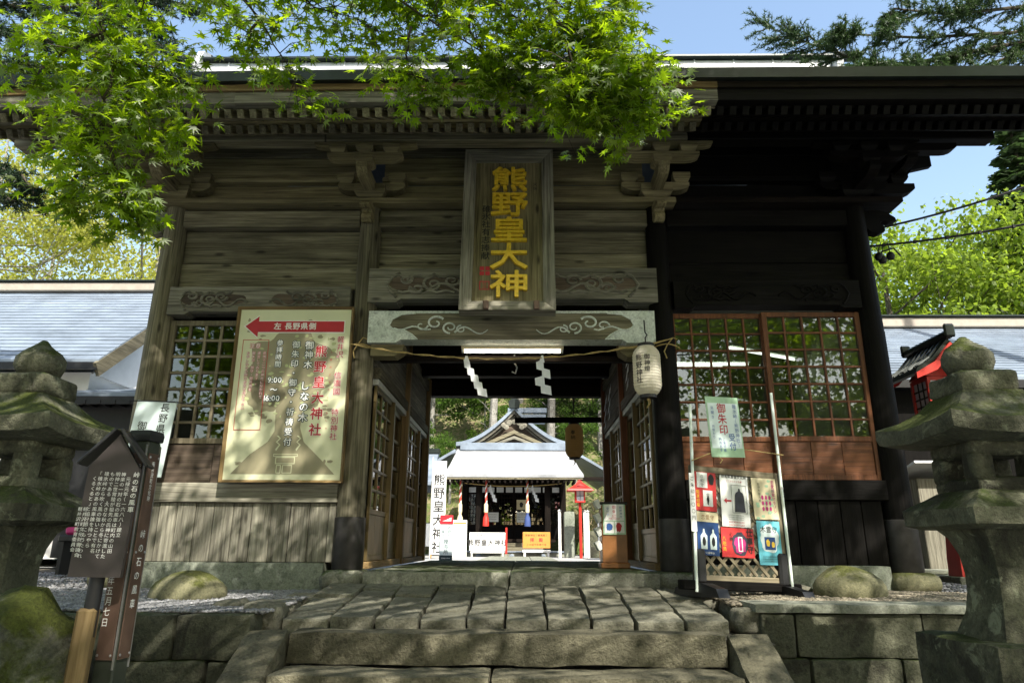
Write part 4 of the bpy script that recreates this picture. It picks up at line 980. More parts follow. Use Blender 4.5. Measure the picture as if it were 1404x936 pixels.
# stone lanterns
def stone_lantern(label, loc):
    t = thing('stone_lantern', label, 'stone lantern', loc, None, 'stone lanterns flanking the steps')
    m = M['lantern']; g = 1.36
    def rb(nm, d, c, seed, amp=.01, rad=.03, n=7): return MB().add(*rough_block(*d, n, amp, rad, seed)).build(nm, m, t, c, None, smooth=True)
    rb('pedestal', (1.05, 1.05, .6), (0, 0, .27), 1, .015); rb('base', (.74, .74, .62), (0, 0, g - .53), 2, .012)
    def sq(nm, prof, seed, sub=5, amp=.007):
        v = []; f = []; n = sub * 4
        for (r, z) in prof:
            for k in range(n):
                sd, q = divmod(k, sub); q = q / sub * 2 - 1; x, y = [(q, -1), (1, q), (-q, 1), (-1, -q)][sd]
                p = Vector((x * r, y * r, z)); p += noise.noise_vector(p * 5 + Vector((seed, loc[0], 0))) * amp + noise.noise_vector(p * 22 + Vector((seed, loc[0], 0))) * amp * .5; v.append(p)
        for i in range(len(prof) - 1):
            for k in range(n): f.append((i * n + k, i * n + (k + 1) % n, (i + 1) * n + (k + 1) % n, (i + 1) * n + k))
        f += [tuple(range(n)), tuple((len(prof) - 1) * n + k for k in range(n))]
        o = MB().add(v, f).build(nm, m, t, (0, 0, g), None, smooth=True)
        try: o.data.set_sharp_from_angle(angle=R(28))
        except Exception: pass
        return o
    sq('shaft', [(.215, -.24), (.2, -.2), (.165, -.1), (.148, .0), (.145, .1), (.155, .2), (.185, .29), (.23, .345)], 3, 10)
    sq('platform', [(.27, .335), (.335, .36), (.34, .445), (.30, .475), (.25, .51), (.2, .545)], 4, 12)
    # firebox: four corner posts with a sill and a head, open windows
    fb = MB(); z0, z1 = .54, .80; r = .205
    for a in (-1, 1):
        for b_ in (-1, 1): fb.add(*rough_block(.12, .12, z1 - z0 - .1, 5, .006, .03, a + 3 * b_), T=TM((a * (r - .06), b_ * (r - .06), (z0 + z1) / 2)))
    for z, hh in ((z0 + .03, .09), (z1 - .025, .09)): fb.add(*rough_block(2 * r, 2 * r, hh, 6, .006, .035, z), T=TM((0, 0, z)))
    fb.add(*rough_block(.24, .02, .2, 3, .002, .005, 1), T=TM((0, .1, (z0 + z1) / 2)))
    fb.build('firebox', m, t, (0, 0, g), None, smooth=True)
    # cap: square with drooping curved eaves
    v = []; f = []; sub = 16; n = sub * 4
    prof = [(.18, .805), (.3, .815, .02), (.395, .825, .05), (.405, .86, .055), (.4, .91, .06), (.35, .937, .04), (.30, .965, .02), (.255, 1.0, .01), (.22, 1.035, 0), (.19, 1.07, 0), (.165, 1.10, 0)]
    for pr in prof:
        r, z = pr[:2]; lift = pr[2] if len(pr) > 2 else 0
        for k in range(n):
            sd, q = divmod(k, sub); q = q / sub * 2 - 1; x, y = [(q, -1), (1, q), (-q, 1), (-1, -q)][sd]
            p = Vector((x * r, y * r, z + lift * (abs(q) ** 2.5) * .6)); p += noise.noise_vector(p * 4 + Vector((loc[0], 1, 0))) * .010 + noise.noise_vector(p * 19 + Vector((loc[0], 1, 0))) * .005; v.append(p)
    for i in range(len(prof) - 1):
        for k in range(n): f.append((i * n + k, i * n + (k + 1) % n, (i + 1) * n + (k + 1) % n, (i + 1) * n + k))
    f += [tuple(range(n)), tuple((len(prof) - 1) * n + k for k in range(n))]
    cp = MB().add(v, f).build('cap', M['lanterncap'], t, (0, 0, g), None, smooth=True)
    try: cp.data.set_sharp_from_angle(angle=R(35))
    except Exception: pass
    rb('neck', (.33, .33, .13), (0, 0, g + 1.155), 6, .01, .025)
    fi = MB().lathe([(.07, -.1), (.115, -.07), (.138, -.02), (.135, .03), (.105, .075), (.055, .115), (.02, .15), (.0, .155)], 18); fi.v = [tuple(Vector(p) + noise.noise_vector(Vector(p) * 9 + Vector((loc[0], 0, 0))) * .012) for p in fi.v]
    fi.build('finial', M['lanterncap'], t, (0, 0, g + 1.31), None, smooth=True)
    return t
M['lanterncap'] = stone('lantern_cap_stone', (.065, .066, .045), (.2, .2, .14), .4, (.05, .062, .012), 3, .9, lich=.6)
stone_lantern('mossy stone lantern right of the steps in front of the coped wall', (2.78, -3.2, -1.36))
stone_lantern('mossy stone lantern left of the steps behind the brown sign board', (-2.91, -3.1, -1.36))

# foreground left: grooved boulder, plated post and roofed sign board
bo = thing('mossy_boulder', 'rounded mossy boulder with carved grooves at the left foreground', 'boulder', (-2.22, -4.0, -1.36)); b_ = boulder('rock', M['mossrock'], bo, (0, 0, .6), (.47, .5, .76), 3, .26, n=36)
for i in range(4): MB().tube([(.18 + .07 * i - .3, -.52 + .02 * i, .45), (.14 + .1 * i - .3, -.46, .8), (.12 + .1 * i - .25, -.36, 1.08)], [.035, .05, .02], 7).build('ridge_groove', M['mossrock'], b_, (0, 0, -.6), None, smooth=True)
po = thing('inscribed_post', 'square dark post with copper inscription plates in front of the wall', 'post', (-1.75, -3.85, -1.25), (0, 0, R(-6))); po.scale = (.84, .84, 1)
MB().box((0, 0, .97), (.12, .12, 2.0), .008).build('shaft', M['postpaint'], po); MB().lathe([(.066, 0), (.068, .03), (.062, .05), (.0, .06)], 4).build('cap', M['black'], po, (0, 0, 1.97), None)
for rz in (0, 90):
    pl = MB().box((0, -.065, 0), (.094, .008, .92), .001).build('copper_plate', M['copper'], po, (0, 0, 1.45), (0, 0, R(rz)))
    for x in (-.038, .038):
        for z in (-.44, 0, .44): MB().lathe([(.006, 0), (.006, .004), (0, .006)], 8, T=Matrix.Rotation(R(90), 4, 'X')).build('screw', M['bolt'], pl, (x, -.069, z))
    if rz == 0: p = Print().col('指定（水）', .025, .39, .038, 1.05).col('第八号', .025, .1, .038, 1.1).col('昭和四十八年五月七日', -.025, .1, .04, 1.12).col('月日', -.025, .37, .038, 1.1)
    else: p = Print().col('軽井沢町文化財', .0, .41, .026, 1.05).col('峠の石の風車', 0, .08, .044, 1.4)
    p.build('lettering', M['whiteink'], pl, (0, -.0705, 0))
    for x in (-.054, .054): MB().box((x, -.062, 0), (.006, .01, 1.0), 0).build('edge_strip', M['bolt'], pl) if x > 0 else None
sb = thing('roofed_sign_board', 'dark brown roofed sign board with white text on a pole', 'sign', (-1.815, -4.02, -1.355), (0, R(1), R(14)))
sc = .96; bw = .212
MB().prism([(-bw / 2, 1.45), (bw / 2, 1.45), (bw / 2, 1.93), (0, 2.085), (-bw / 2, 1.93)], -.02, .02).build('board', M['signboard'], sb)
for s in (-1, 1):
    MB().box((s * .078, 0, 2.022), (.215, .12, .014), .003, (0, s * R(51), 0)).build('roof_panel', M['black'], sb)
p = Print().col('峠の石の風車', .1, 1.9, .027, 1.15, off=.012)
for i, tx in enumerate(('元禄元年（一六八八）建立', '神楽の一対の石の風車は町内の山田', '明神二世常陸が祖先の氏神に寄進した', 'ものである。大きな秋から冬にかけて', '碓氷峠から吹く風の強いことで有名', '「碓氷峠のあの風車誰を待つやら', '　くるくると」と追分節にもうたわれ')):
    p.col(tx, .068 - i * .0235, 1.9 - (.0 if i else .02), .0205, 1.1)
p.col('軽井沢町教育委員会', -.107, 1.74, .019, 1.15).col('軽井沢町文化財審議会', -.086, 1.74, .019, 1.15); p.build('lettering', M['whiteink'], sb, (0, -.0215, 0))
MB().tube([(0, .03, 1.2), (0, .03, 1.6)], .032, 12).build('pole', M['black'], sb, smooth=True); MB().box((-.01, .03, .66), (.078, .08, 1.32), .012).build('wooden_foot', wood('tan', 'z'), sb)

# half-buried round stones on the gravel
for s in (-1, 1): plank('side_strut', gate, 'blackbrown', (s * 4.12 - .035, .12, -.15), (s * 4.12 + .035, .2, 2.55), .006, ax='z')
b1 = thing('round_stone', 'low round olive stone half sunk in gravel below the left bay', 'stone', (-2.78, -.95, -.2)); boulder('stone', M['rock'], b1, (0, 0, .02), (.31, .27, .2), 2, .08)
b2 = thing('round_stone', 'low round stone half sunk in gravel below the right bay', 'stone', (3.0, -.75, -.18)); boulder('stone', M['rock'], b2, (0, 0, .04), (.31, .26, .22), 6, .08)
b3 = thing('flat_stone', 'squarish stone lying by the foot of the poster board', 'stone', (2.55, -.5, -.18)); block('stone', b3, M['pave'], (-.2, -.12, -.04), (.2, .12, .09), 5, .03, .05)

# poster board with lattice on the right
nb = thing('notice_board', 'wooden lattice notice board on dark trestle feet right of the entrance', 'notice board', (2.03, -.86, -.17), (R(-2), R(2.5), R(20)))
BW, B0, B1 = .9, .13, 1.06
for x in (-1, 1):
    plank('upright', nb, 'lattice', (x * BW / 2 - .03, -.02, B0 - .03), (x * BW / 2 + .03, .02, B1 + .03), .004)
    MB().box((x * (BW / 2 - .02), .0, .2), (.1, .1, .34), .02).build('foot_post', M['black'], nb); MB().prism([(-.34, 0), (.34, 0), (.3, .07), (.1, .11), (-.1, .11), (-.3, .07)], -.055, .055).build('foot', M['black'], nb, (x * (BW / 2 - .02), 0, -.02), (0, 0, R(90)))
plank('bottom_beam', nb, 'black', (-.62, -.05, .035), (.6, .05, .115), .008)
for z in (B0 + .0, B1): plank('crosspiece', nb, 'lattice', (-BW / 2 + .03, -.018, z - .028), (BW / 2 - .03, .018, z + .028), .004)
MB().box((0, .03, .70), (BW - .06, .01, .68), 0).build('backing', M['paper'], nb)
hw, hz0, hz1 = BW / 2 - .03, B0 + .03, B1 - .03; wv = .028
for dirn in (-1, 1):
    k = -(hz1 - hz0)
    while k < 2 * hw:
        # line x = -hw + k + t, z = hz0 + t (mirrored for dirn)
        t0 = max(0, -k); t1 = min(hz1 - hz0, 2 * hw - k)
        if t1 - t0 > .04:
            xa, za, xb, zb = -hw + k + t0, hz0 + t0, -hw + k + t1, hz0 + t1
            ln = math.hypot(xb - xa, zb - za) - .01
            o = plank('lattice_slat', nb, 'lattice', (-ln / 2, -.004, -wv / 2), (ln / 2, .004, wv / 2), 0, ax='x'); o.location = (dirn * (xa + xb) / 2, -.004 + .004 * dirn + .004, (za + zb) / 2); o.rotation_euler = (0, -R(45) * dirn, 0)
        k += .125
for s, h0, ln in ((-1, .02, 1.62), (1, .02, 1.84)):
    pp = thing('white_pole', ['white plastic pole tied to the left edge of the notice board', 'taller white plastic pole tied to the right edge of the notice board'][(s + 1) // 2], 'pole'); pp.matrix_world = nb.matrix_basis @ TM((s * (BW / 2 + .045), -.045, h0)) @ Matrix.Rotation(R(-1.2 if s > 0 else 1), 4, 'Y')
    MB().tube([(0, 0, 0), (0, 0, ln)], .014, 10).build('pole', M['pvc'], pp, smooth=True); MB().lathe([(.016, 0), (.016, .02)], 10).build('joint', M['track'], pp, (0, 0, ln * .5))
bpy.context.view_layer.update()
NBM = nb.matrix_basis
cd = thing('tie_cord', 'thin brown cord tied between the white poles above the notice board', 'cord'); cd.matrix_world = NBM
MB().tube([(-.49, -.06, 1.12), (-.3, -.065, 1.2), (-.2, -.07, 1.24), (.1, -.07, 1.27), (.52, -.06, 1.26)], .005, 5).build('cord', M['rope'], cd); MB().tube([(-.2, -.07, 1.24), (-.22, -.08, 1.18), (-.18, -.08, 1.15), (-.2, -.075, 1.12)], .006, 5).build('loop', M['rope'], cd)
def onb(x, z, ry=0, dy=-.022): return NBM @ TM((x, dy, z)) @ Matrix.Rotation(R(ry), 4, 'Y')
GRP = 'posters on the notice board'
poster('poster', 'green edged seal-stamp poster hanging from the cord over the notice board', NBM @ TM((-.13, -.085, 1.46)) @ Matrix.Rotation(R(-4), 4, 'Y'), .36, .56, M['green'], [
    ('paper_field', M['palepaper'], lambda p: p.rect(-.165, .165, -.2, .22)), ('lettering', M['redink'], lambda p: p.col('御朱印', -.02, .17, .1, 1.0, off=.015)),
    ('lettering', M['blueink'], lambda p: (p.col('碓氷峠（熊野神社）', .125, .19, .045, 1.0), p.col('受付', .06, -.1, .075, 1.1, off=.01), p.col('ご朱印帳', -.03, -.12, .03), p.col('門内右手', -.07, -.12, .03), p.col('見開き', -.12, .17, .035, 1.2), p.col('月替わり', -.13, -.0, .03, 1.1)))], GRP)
poster('poster', 'white bell poster with red arrow in the middle of the notice board', onb(-.03, .80, 0), .30, .45, M['cream_w'] if 'cream_w' in M else M['paper'], [
    ('lettering', M['ink'], lambda p: (p.row('群馬県重要文化財', 0, .215, .032, off=.01), [p.row('正応五年銘の古鐘松井田の人', .0, -.125 - i * .018, .012) for i in range(3)])),
    ('lettering', M['redink'], lambda p: (p.row('ここからすぐ右側', 0, .175, .02), p.poly([(-.12, 0), (-.09, .025), (-.09, .008), (-.04, .008), (-.04, -.008), (-.09, -.008), (-.09, -.025)]), [p.row('国指定重要美術品県境', 0, -.185 - i * .025, .016) for i in range(2)])),
    ('picture_frame', M['ink'], lambda p: p.frame(-.035, .125, -.105, .145, .003)), ('bell_picture', M['bell'], lambda p: p.poly([(-.01, -.095), (.105, -.095), (.1, -.04), (.095, .05), (.085, .075), (.06, .09), (.055, .115), (.04, .115), (.035, .09), (.01, .075), (.0, .05), (-.005, -.04)]))], GRP)
poster('poster', 'red and white amulet poster at the top left of the notice board', onb(-.335, .865, 1), .22, .34, M['redpaper'], [
    ('picture_field', M['paper'], lambda p: p.rect(-.09, .02, .03, .165).rect(-.03, .07, -.13, .01)), ('lettering', M['ink'], lambda p: (p.col('白蛇守', -.035, .13, .035), p.blot(.06, .11, .03, .05, 4), p.col('金運', .02, -.03, .035), p.blot(.02, -.075, .012, .04, 6))), ('lettering', M['gold'], lambda p: p.col('開運招福', -.085, -.01, .035))], GRP)
poster('poster', 'dark blue poster with two white bottles at the lower left of the notice board', onb(-.335, .50, 1), .22, .36, M['bluepaper'], [
    ('top_band', M['cream'], lambda p: p.rect(-.11, .11, .1, .185)), ('lettering', M['brownbox'], lambda p: p.row('恋愛守', 0, .14, .045)),
    ('bottle_picture', M['palepaper'], lambda p: [p.poly([(x - .032, -.13), (x + .032, -.13), (x + .034, -.02), (x + .01, .01), (x + .008, .04), (x - .008, .04), (x - .01, .01), (x - .034, -.02)]) for x in (-.045, .05)]), ('lettering', M['ink'], lambda p: [p.blot(x, -.065, .018, .04, x, 0, 14, .2) for x in (-.045, .05)]), ('lettering', M['whiteink'], lambda p: p.row('峠の御神水', 0, -.16, .022))], GRP)
poster('poster', 'red work-charm poster with black brush characters low on the notice board', onb(-.03, .44, 0), .34, .25, M['redpaper'], [
    ('ring_picture', M['bell'], lambda p: p.blot(.02, -.01, .085, .1, 3, 0, 24, .2)), ('picture_field', M['pinkink'], lambda p: p.blot(.02, -.02, .06, .075, 9)), ('lettering', M['ink'], lambda p: (p.col('仕事守', .125, .09, .07, 1.05, off=.02), p.col('必勝', -.07, .07, .04))), ('lettering', M['gold'], lambda p: p.col('八咫烏', -.145, .03, .04, 1.1)), ('charm_picture', M['whiteink'], lambda p: p.frame(.0, .045, -.075, .05, .008))], GRP)
poster('poster', 'cream poster with magenta flowers at the top right of the notice board', onb(.3, .845, -2), .27, .37, M['cream'], [
    ('flower_picture', M['green'], lambda p: [p.blot(rnd.uniform(-.1, .1), rnd.uniform(-.18, .18), .02, .012, i, -i * .00002) for i in range(16)]), ('flower_picture', M['pinkink'], lambda p: [p.blot(-.03 + .04 * (i % 3), -.09 + .05 * (i // 3), .013, .02, i * 2, -i * .00002) for i in range(9)]), ('lettering', M['pinkink'], lambda p: p.col('恋愛成就マラソン', .095, .15, .037, 1.02, off=.01)), ('lettering', M['ink'], lambda p: p.col('お守り授与所', -.06, .13, .028))], GRP)
poster('poster', 'light blue tree-spirit amulet poster at the lower right of the notice board', onb(.31, .455, -1), .25, .38, M['cyan'], [
    ('pale_field', M['palepaper'], lambda p: p.blot(0, .04, .1, .12, 3)), ('lettering', M['ink'], lambda p: (p.row('木霊守', 0, .115, .06, off=.015), [p.row('しなの木の御神木のお守り', 0, -.12 - i * .02, .014) for i in range(3)])), ('charm_picture', M['bluepaper'], lambda p: p.rect(-.055, .06, -.06, .05)), ('charm_picture', M['gold'], lambda p: (p.blot(-.02, 0, .02, .03, 3), p.blot(.035, -.015, .018, .025, 5)))], GRP)
poster('paper_strip', 'narrow white paper strip with vertical writing on the left pole', onb(-.50, .76, 0, -.065), .055, .5, M['paper'], [('lettering', M['ink'], lambda p: p.col('ご朱印三〇〇円', 0, .2, .04, 1.4))], GRP, 'notice')
# ------------------------------------------------------------------ vermilion lantern right of the gate
rl = thing('vermilion_lantern', 'vermilion wooden lantern with dark tiled roof behind the right stone lantern', 'wooden lantern', (5.38, 1.25, -.17)); VL = rl; rl.scale = (.84, .84, 1); rl.location.x = 5.28
MB().box((0, 0, .03), (.5, .5, .12), .01).build('footing', M['sill'], rl)
MB().lathe([(.16, .08), (.15, .3), (.10, 1.0), (.085, 2.3)], 4).build('post', M['red'], rl)
MB().box((0, 0, 2.33), (.5, .5, .08), .01).build('shelf', M['red'], rl)
bdy = MB()
for a in (-1, 1):
    for b_ in (-1, 1): bdy.box((a * .2, b_ * .2, 2.62), (.05, .05, .52), .004)
for z in (2.4, 2.86):
    bdy.box((0, .2, z), (.352, .04, .05), 0); bdy.box((0, -.2, z), (.352, .04, .05), 0); bdy.box((.2, 0, z), (.04, .352, .05), 0); bdy.box((-.2, 0, z), (.04, .352, .05), 0)
bdy.build('body', M['red'], rl)
for k in range(4):
    pn = MB().box((0, -.195, 2.63), (.35, .008, .41), 0).build('lamp_pane', M['shide'], rl, (0, 0, 0), (0, 0, R(90 * k)))
    for x in (-.06, .06): MB().box((x, -.205, 2.63), (.018, .012, .41), 0).build('bar', M['ink'], pn)
    for z in (2.53, 2.63, 2.73): MB().box((0, -.207, z), (.35, .012, .018), 0).build('bar', M['ink'], pn)
MB().prism([(-.24, 2.89), (.24, 2.89), (0, 3.2)], -.22, .22).build('gable', M['red'], rl)
for s in (-1, 1):
    poly = [(0, 3.3), (s * .26, 3.06), (s * .5, 2.93), (s * .53, 2.87), (s * .5, 2.85), (s * .24, 2.97), (0, 3.21)]
    MB().prism(poly, -.5, .5).build('roof_slope', M['edge'], rl)
    for y in np.arange(-.42, .45, .14): MB().tube([(0, y, 3.31), (s * .26, y, 3.07), (s * .5, y, 2.935)], .022, 6).build('roof_tile_row', M['edge'], rl)
    for y in (-.53, .53): MB().prism([(0, 3.24), (s * .26, 3.0), (s * .55, 2.86), (s * .55, 2.79), (s * .24, 2.9), (0, 3.12)], -.025, .025).build('verge_board', M['red'], rl, (0, y, 0))
    MB().box((s * .5, 0, 2.825), (.04, 1.02, .045), 0).build('eaves_board', M['red'], rl)
MB().box((0, 0, 3.34), (.12, 1.16, .09), .02).build('ridge', M['edge'], rl)
for s in (-1, 1): MB().box((0, s * .58, 3.38), (.16, .05, .17), .03).build('ridge_end', M['edge'], rl)

for o in VL.children:
    if o.name.split('.')[0] not in ('footing', 'post'): o.location.z -= .45
VL.children[1].scale.z = .8

# wires and bulbs at the right post
wr = at(1195, 268, .1)
for lab, a, b_, sg_ in (('upper thick black overhead cable running from the right post', (1200, 314), (1460, 236), .05), ('lower black overhead cable with ties running from the right post', (1190, 338), (1460, 296), .04)):
    t = thing('overhead_cable', lab, 'cable', at(*a, .2), None, 'cables at the right of the gate'); q = at(*b_, -.4) - t.location; mb = MB()
    mb.tube([tuple(q * (i / 12) + Vector((0, 0, -sg_ * 4 * (i / 12) * (1 - i / 12)))) for i in range(13)], .013, 6); mb.build('cable', M['rim'], t, smooth=True)
    if sg_ < .05:
        for i in range(1, 12, 2): MB().box(tuple(q * (i / 12) + Vector((0, 0, -sg_ * 4 * (i / 12) * (1 - i / 12)))), (.03, .03, .035), 0).build('cable_tie', M['rim'], t)
    else: MB().box((.0, 0, -.0), (.13, .05, .055), .01, (0, R(-18), 0)).build('clamp', M['track'], t)
for i, (u, v) in enumerate(((1205, 352), (1210, 356), (1221, 351))):
    p = at(u, v, .2); t = thing('hanging_bulb', ['leftmost of the three dark bulbs hanging under the cables', 'lowest of the three dark bulbs hanging under the cables', 'rightmost of the three dark bulbs hanging under the cables'][i], 'bulb', p, None, 'bulbs under the cables')
    q = at(1208 + i * 4, 332, .2) - p; MB().tube([(0, 0, .04), (q.x * .3, 0, q.z * .6), tuple(q)], .006, 5).build('wire', M['rim'], t); MB().lathe([(0, -.055), (.035, -.04), (.048, 0), (.035, .035), (.02, .05)], 10).build('bulb', M['rim'], t, smooth=True)
MB().tube([(-.1, 0, .05), (.05, 0, .1), (.12, 0, 0)], .01, 5).build('wire_loop', M['rim'], t)

# ------------------------------------------------------------------ side buildings
def building(name, label, x0, x1, yf, yr, ze, zr, wallm, sgn):
    t = thing(name, label, 'building', ((x0 + x1) / 2, yf, 0)); o = t.location; L = x1 - x0; yb = 2 * yr - yf
    def rel(x, y, z): return (x - o.x, y - o.y, z)
    mb = MB(); n = 16
    for s, (ya, yb_) in enumerate(((yf - .3, yr), (yb + .3, yr))):
        mb.add([rel(x0 - .3, ya, ze), rel(x1 + .3, ya, ze), rel(x1 + .3, yb_, zr), rel(x0 - .3, yb_, zr), rel(x0 - .3, ya, ze - .1), rel(x1 + .3, ya, ze - .1), rel(x1 + .3, yb_, zr - .1), rel(x0 - .3, yb_, zr - .1)],
               [(0, 1, 2, 3), (4, 7, 6, 5), (0, 4, 5, 1), (1, 5, 6, 2), (3, 2, 6, 7), (0, 3, 7, 4)])
    rf = mb.build('roof', M['sheet'], t)
    nrow = 22
    for i in range(1, nrow):      # lapped courses of roof sheet
        k = i / nrow; MB().box(rel((x0 + x1) / 2, yf - .3 + (yr - yf + .3) * k, ze + (zr - ze) * k + .008), (L + .6, .03, .016), 0, (math.atan2(zr - ze, yr - yf + .3), 0, 0)).build('roof_course', M['sheet'], rf)
    MB().box(rel((x0 + x1) / 2, yr, zr + .08), (L + .7, .34, .22), .02).build('ridge_board', M['tan_w'], rf); MB().box(rel((x0 + x1) / 2, yr, zr + .215), (L + .8, .44, .04), .01).build('ridge_cap', M['edge'], rf)
    MB().box(rel((x0 + x1) / 2, yf - .3, ze - .13), (L + .6, .06, .14), 0).build('eaves_board', M['black'], rf)
    MB().box(rel((x0 + x1) / 2, (yf + yb) / 2, ze / 2 - .1), (L, yb - yf, ze - .15), 0).build('wall', wallm, t)
    xe = x1 if sgn > 0 else x0
    MB().prism([(yf - o.y, ze - .2), (yb - o.y, ze - .2), (yr - o.y, zr - .25)], -.03, .03, Matrix(((0, 1, 0, xe - o.x + sgn * .02), (1, 0, 0, 0), (0, 0, 1, 0), (0, 0, 0, 1)))).build('gable', M['plaster'], t)
    for ya in (yf - .3, yb + .3):
        ln = math.hypot(yr - ya, zr - ze); MB().box(rel(xe + sgn * .28, (ya + yr) / 2, (ze + zr) / 2 - .2), (.06, ln, .26), 0, (math.atan2(zr - ze, yr - ya) if ya < yr else -math.atan2(zr - ze, ya - yr), 0, 0)).build('verge_board', M['greywood'], t)
    return t, rel
M['tan_w'] = plain('pale_ridge_board', (.33, .29, .24), .7); M['greywood'] = wood('weathered', 'y')
lb, rel = building('side_building', 'long building with pale blue-grey sheet roof and white gable left of the gate', -26, -7.9, 5.0, 8.0, 3.45, 6.0, M['plaster'], 1)
MB().add([rel(-7.9, 4.3, 2.75), rel(-5.2, 4.3, 2.75), rel(-5.2, 9, 3.9), rel(-7.9, 9, 3.9), rel(-7.9, 4.3, 2.65), rel(-5.2, 4.3, 2.65), rel(-5.2, 9, 3.8), rel(-7.9, 9, 3.8)], [(0, 1, 2, 3), (4, 7, 6, 5), (0, 4, 5, 1), (1, 5, 6, 2), (3, 2, 6, 7), (0, 3, 7, 4)]).build('lower_roof', M['sheet'], lb)
for i in range(1, 14): MB().box(rel(-6.55, 4.3 + i * .335, 2.762 + i * .082), (2.7, .03, .016), 0, (R(13.8), 0, 0)).build('roof_course', M['sheet'], lb)
MB().box(rel(-6.5, 5.2, 1.3), (2.5, 1.2, 2.6), 0).build('lower_wall', M['black'], lb); MB().box(rel(-6.55, 4.29, 2.6), (2.8, .06, .14), 0).build('eaves_board', M['black'], lb)
for i in range(10): MB().box(rel(-7.7 + i * .26, 4.5, 2.57), (.06, .5, .07), 0).build('rafter', M['black'], lb)
building('side_building', 'long building with blue-grey sheet roof and dark walls right of the gate', 6.2, 26, 4.6, 7.2, 3.05, 4.85, wood('black', 'z'), -1)
kb = thing('booth', 'low weathered booth with sloping board roof and shelves right of the gate', 'booth', (6.35, 3.5, -.17))
MB().box((0, 0, .75), (.7, .5, 1.3), .01).build('case', wood('grey', 'z'), kb); MB().box((0, -.1, 1.5), (1.0, .9, .04), .005, (R(-14), 0, 0)).build('roof', M['sheetlight'], kb); MB().box((0, -.26, .9), (.6, .04, .3), 0).build('opening', M['ink'], kb)  # the opening is a solid black panel, its inner shade put into the colour
for i in range(3): MB().box((-.18 + i * .18, -.29, .85), (.1, .02, .16), 0).build('leaflet', [M['orange'], M['bluepaper'], M['paper']][i], kb)
fb = thing('flagstone_pile', 'pale flat stones stacked low behind the right corner post', 'stones', (6.0, 2.6, -.17))
for i in range(6): block('slab', fb, M['cap'], (-.8 + .2 * (i % 3), -.3 + .1 * i, .06 * (i // 3)), (-.1 + .3 * (i % 3), .2 + .1 * i, .06 * (i // 3) + .055), i, .01, .02, 4)
pl_ = thing('cloth_rack', 'low rack with pinkish and white cloths far left of the gate', 'rack', (-5.9, 2.6, -.2)); MB().box((0, 0, .5), (.7, .3, .08), .01).build('shelf', M['black'], pl_)
for i in range(3): MB().box((-.22 + i * .22, -.02, .68), (.18, .2, .26), .03, (0, R(6 * (i - 1)), 0)).build('cloth', [M['pinkink'], M['paper'], M['redpaper']][i], pl_)
for s in (-1, 1): MB().box((s * .3, 0, .23), (.05, .25, .46), 0).build('leg', M['black'], pl_)

# ------------------------------------------------------------------ the worship hall across the courtyard
Y0 = 19.0
hall = thing('worship_hall', 'small shrine hall with silvery porch roof and curved gable across the sunny courtyard', 'shrine hall', (-.22, Y0, -.16))
def hb(nm, lo, hi, m, b=.01): return MB().box([(a + b_) / 2 for a, b_ in zip(lo, hi)], [b_ - a for a, b_ in zip(lo, hi)], b).build(nm, m, hall)
hb('stone_base', (-2.1, -.2, 0), (2.1, 8, .18), M['cap']); hb('floor', (-1.6, .6, .5), (1.6, 7.5, .62), wood('blackbrown', 'x'))
for i in range(2): hb('step', (-1.1, -.05 + i * .3, .18 + i * .15), (1.1, .3 + i * .3, .33 + i * .15), wood('weathered', 'x'))
for x in (-1.95, -1.28, 1.28, 1.95):
    y = 0 if abs(x) < 1.5 else 1.6
    p = hb('post', (x - .11, y - .11, .18), (x + .11, y + .11, 2.85), wood('blackbrown', 'z')); MB().box((0, 0, -1.05), (.24, .24, .5), .01).build('metal_shoe', M['track'], p)
hb('head_beam', (-1.55, -.09, 2.5), (1.55, .09, 2.72), wood('blackbrown', 'x')); hb('front_wall', (-2.0, 1.75, .6), (2.0, 1.85, 2.9), wood('black', 'z'))
for x in (-.96, -.32, .32, .96): window(hall, 'lattice_door', .62, 1.75, 5, 8, (x, 1.68, .65), 0, 'blackbrown', .05, .022, .05, .5, 'black')
for x in (-1.62, 1.62): window(hall, 'lattice_door', .5, 1.75, 4, 8, (x, 1.68, .65), 0, 'blackbrown', .05, .022, .05, .5, 'black')
for i in range(10): hb('transom_pane', (-1.8 + i * .37, 1.66, 2.42), (-1.52 + i * .37, 1.7, 2.62), M['shide'], 0)
hb('kohai_purlin', (-2.35, -.1, 2.74), (2.35, .1, 2.9), wood('blackbrown', 'x'))
# porch roof: one curved front slope, with ridge band
def slope(nm, x0b, x0t, ya, za, yb, zb, m, cv=.12, th=.1, n=8):
    mb = MB(); v = []
    for i in range(n + 1):
        k = i / n; y = ya + (yb - ya) * k; z = za + (zb - za) * k - cv * math.sin(math.pi * k); h = x0b + (x0t - x0b) * k
        v += [(-h, y, z), (h, y, z), (h, y, z - th), (-h, y, z - th)]
    f = [(i * 4 + q, i * 4 + (q + 1) % 4, i * 4 + 4 + (q + 1) % 4, i * 4 + 4 + q) for i in range(n) for q in range(4)] + [(0, 1, 2, 3), (n * 4, n * 4 + 3, n * 4 + 2, n * 4 + 1)]
    return mb.add(v, f).build(nm, m, hall, smooth=False)
M['porch_sheet'] = plain('porch_roof_sheet', (.34, .35, .36), .45, .15, .3, 1.6)
pr = slope('porch_roof', 2.58, 2.28, -.9, 2.88, 1.3, 4.08, M['porch_sheet'])
for i in range(1, 15):
    k = i / 15; MB().box((0, -.9 + 2.2 * k, 2.88 + 1.2 * k - .12 * math.sin(math.pi * k) + .006), (2 * (2.58 - .3 * k), .03, .016), 0, (R(28), 0, 0)).build('roof_course', M['sheetlight'], pr)
hb('eaves_board', (-2.55, -.88, 2.70), (2.55, -.8, 2.785), wood('weathered', 'x'))
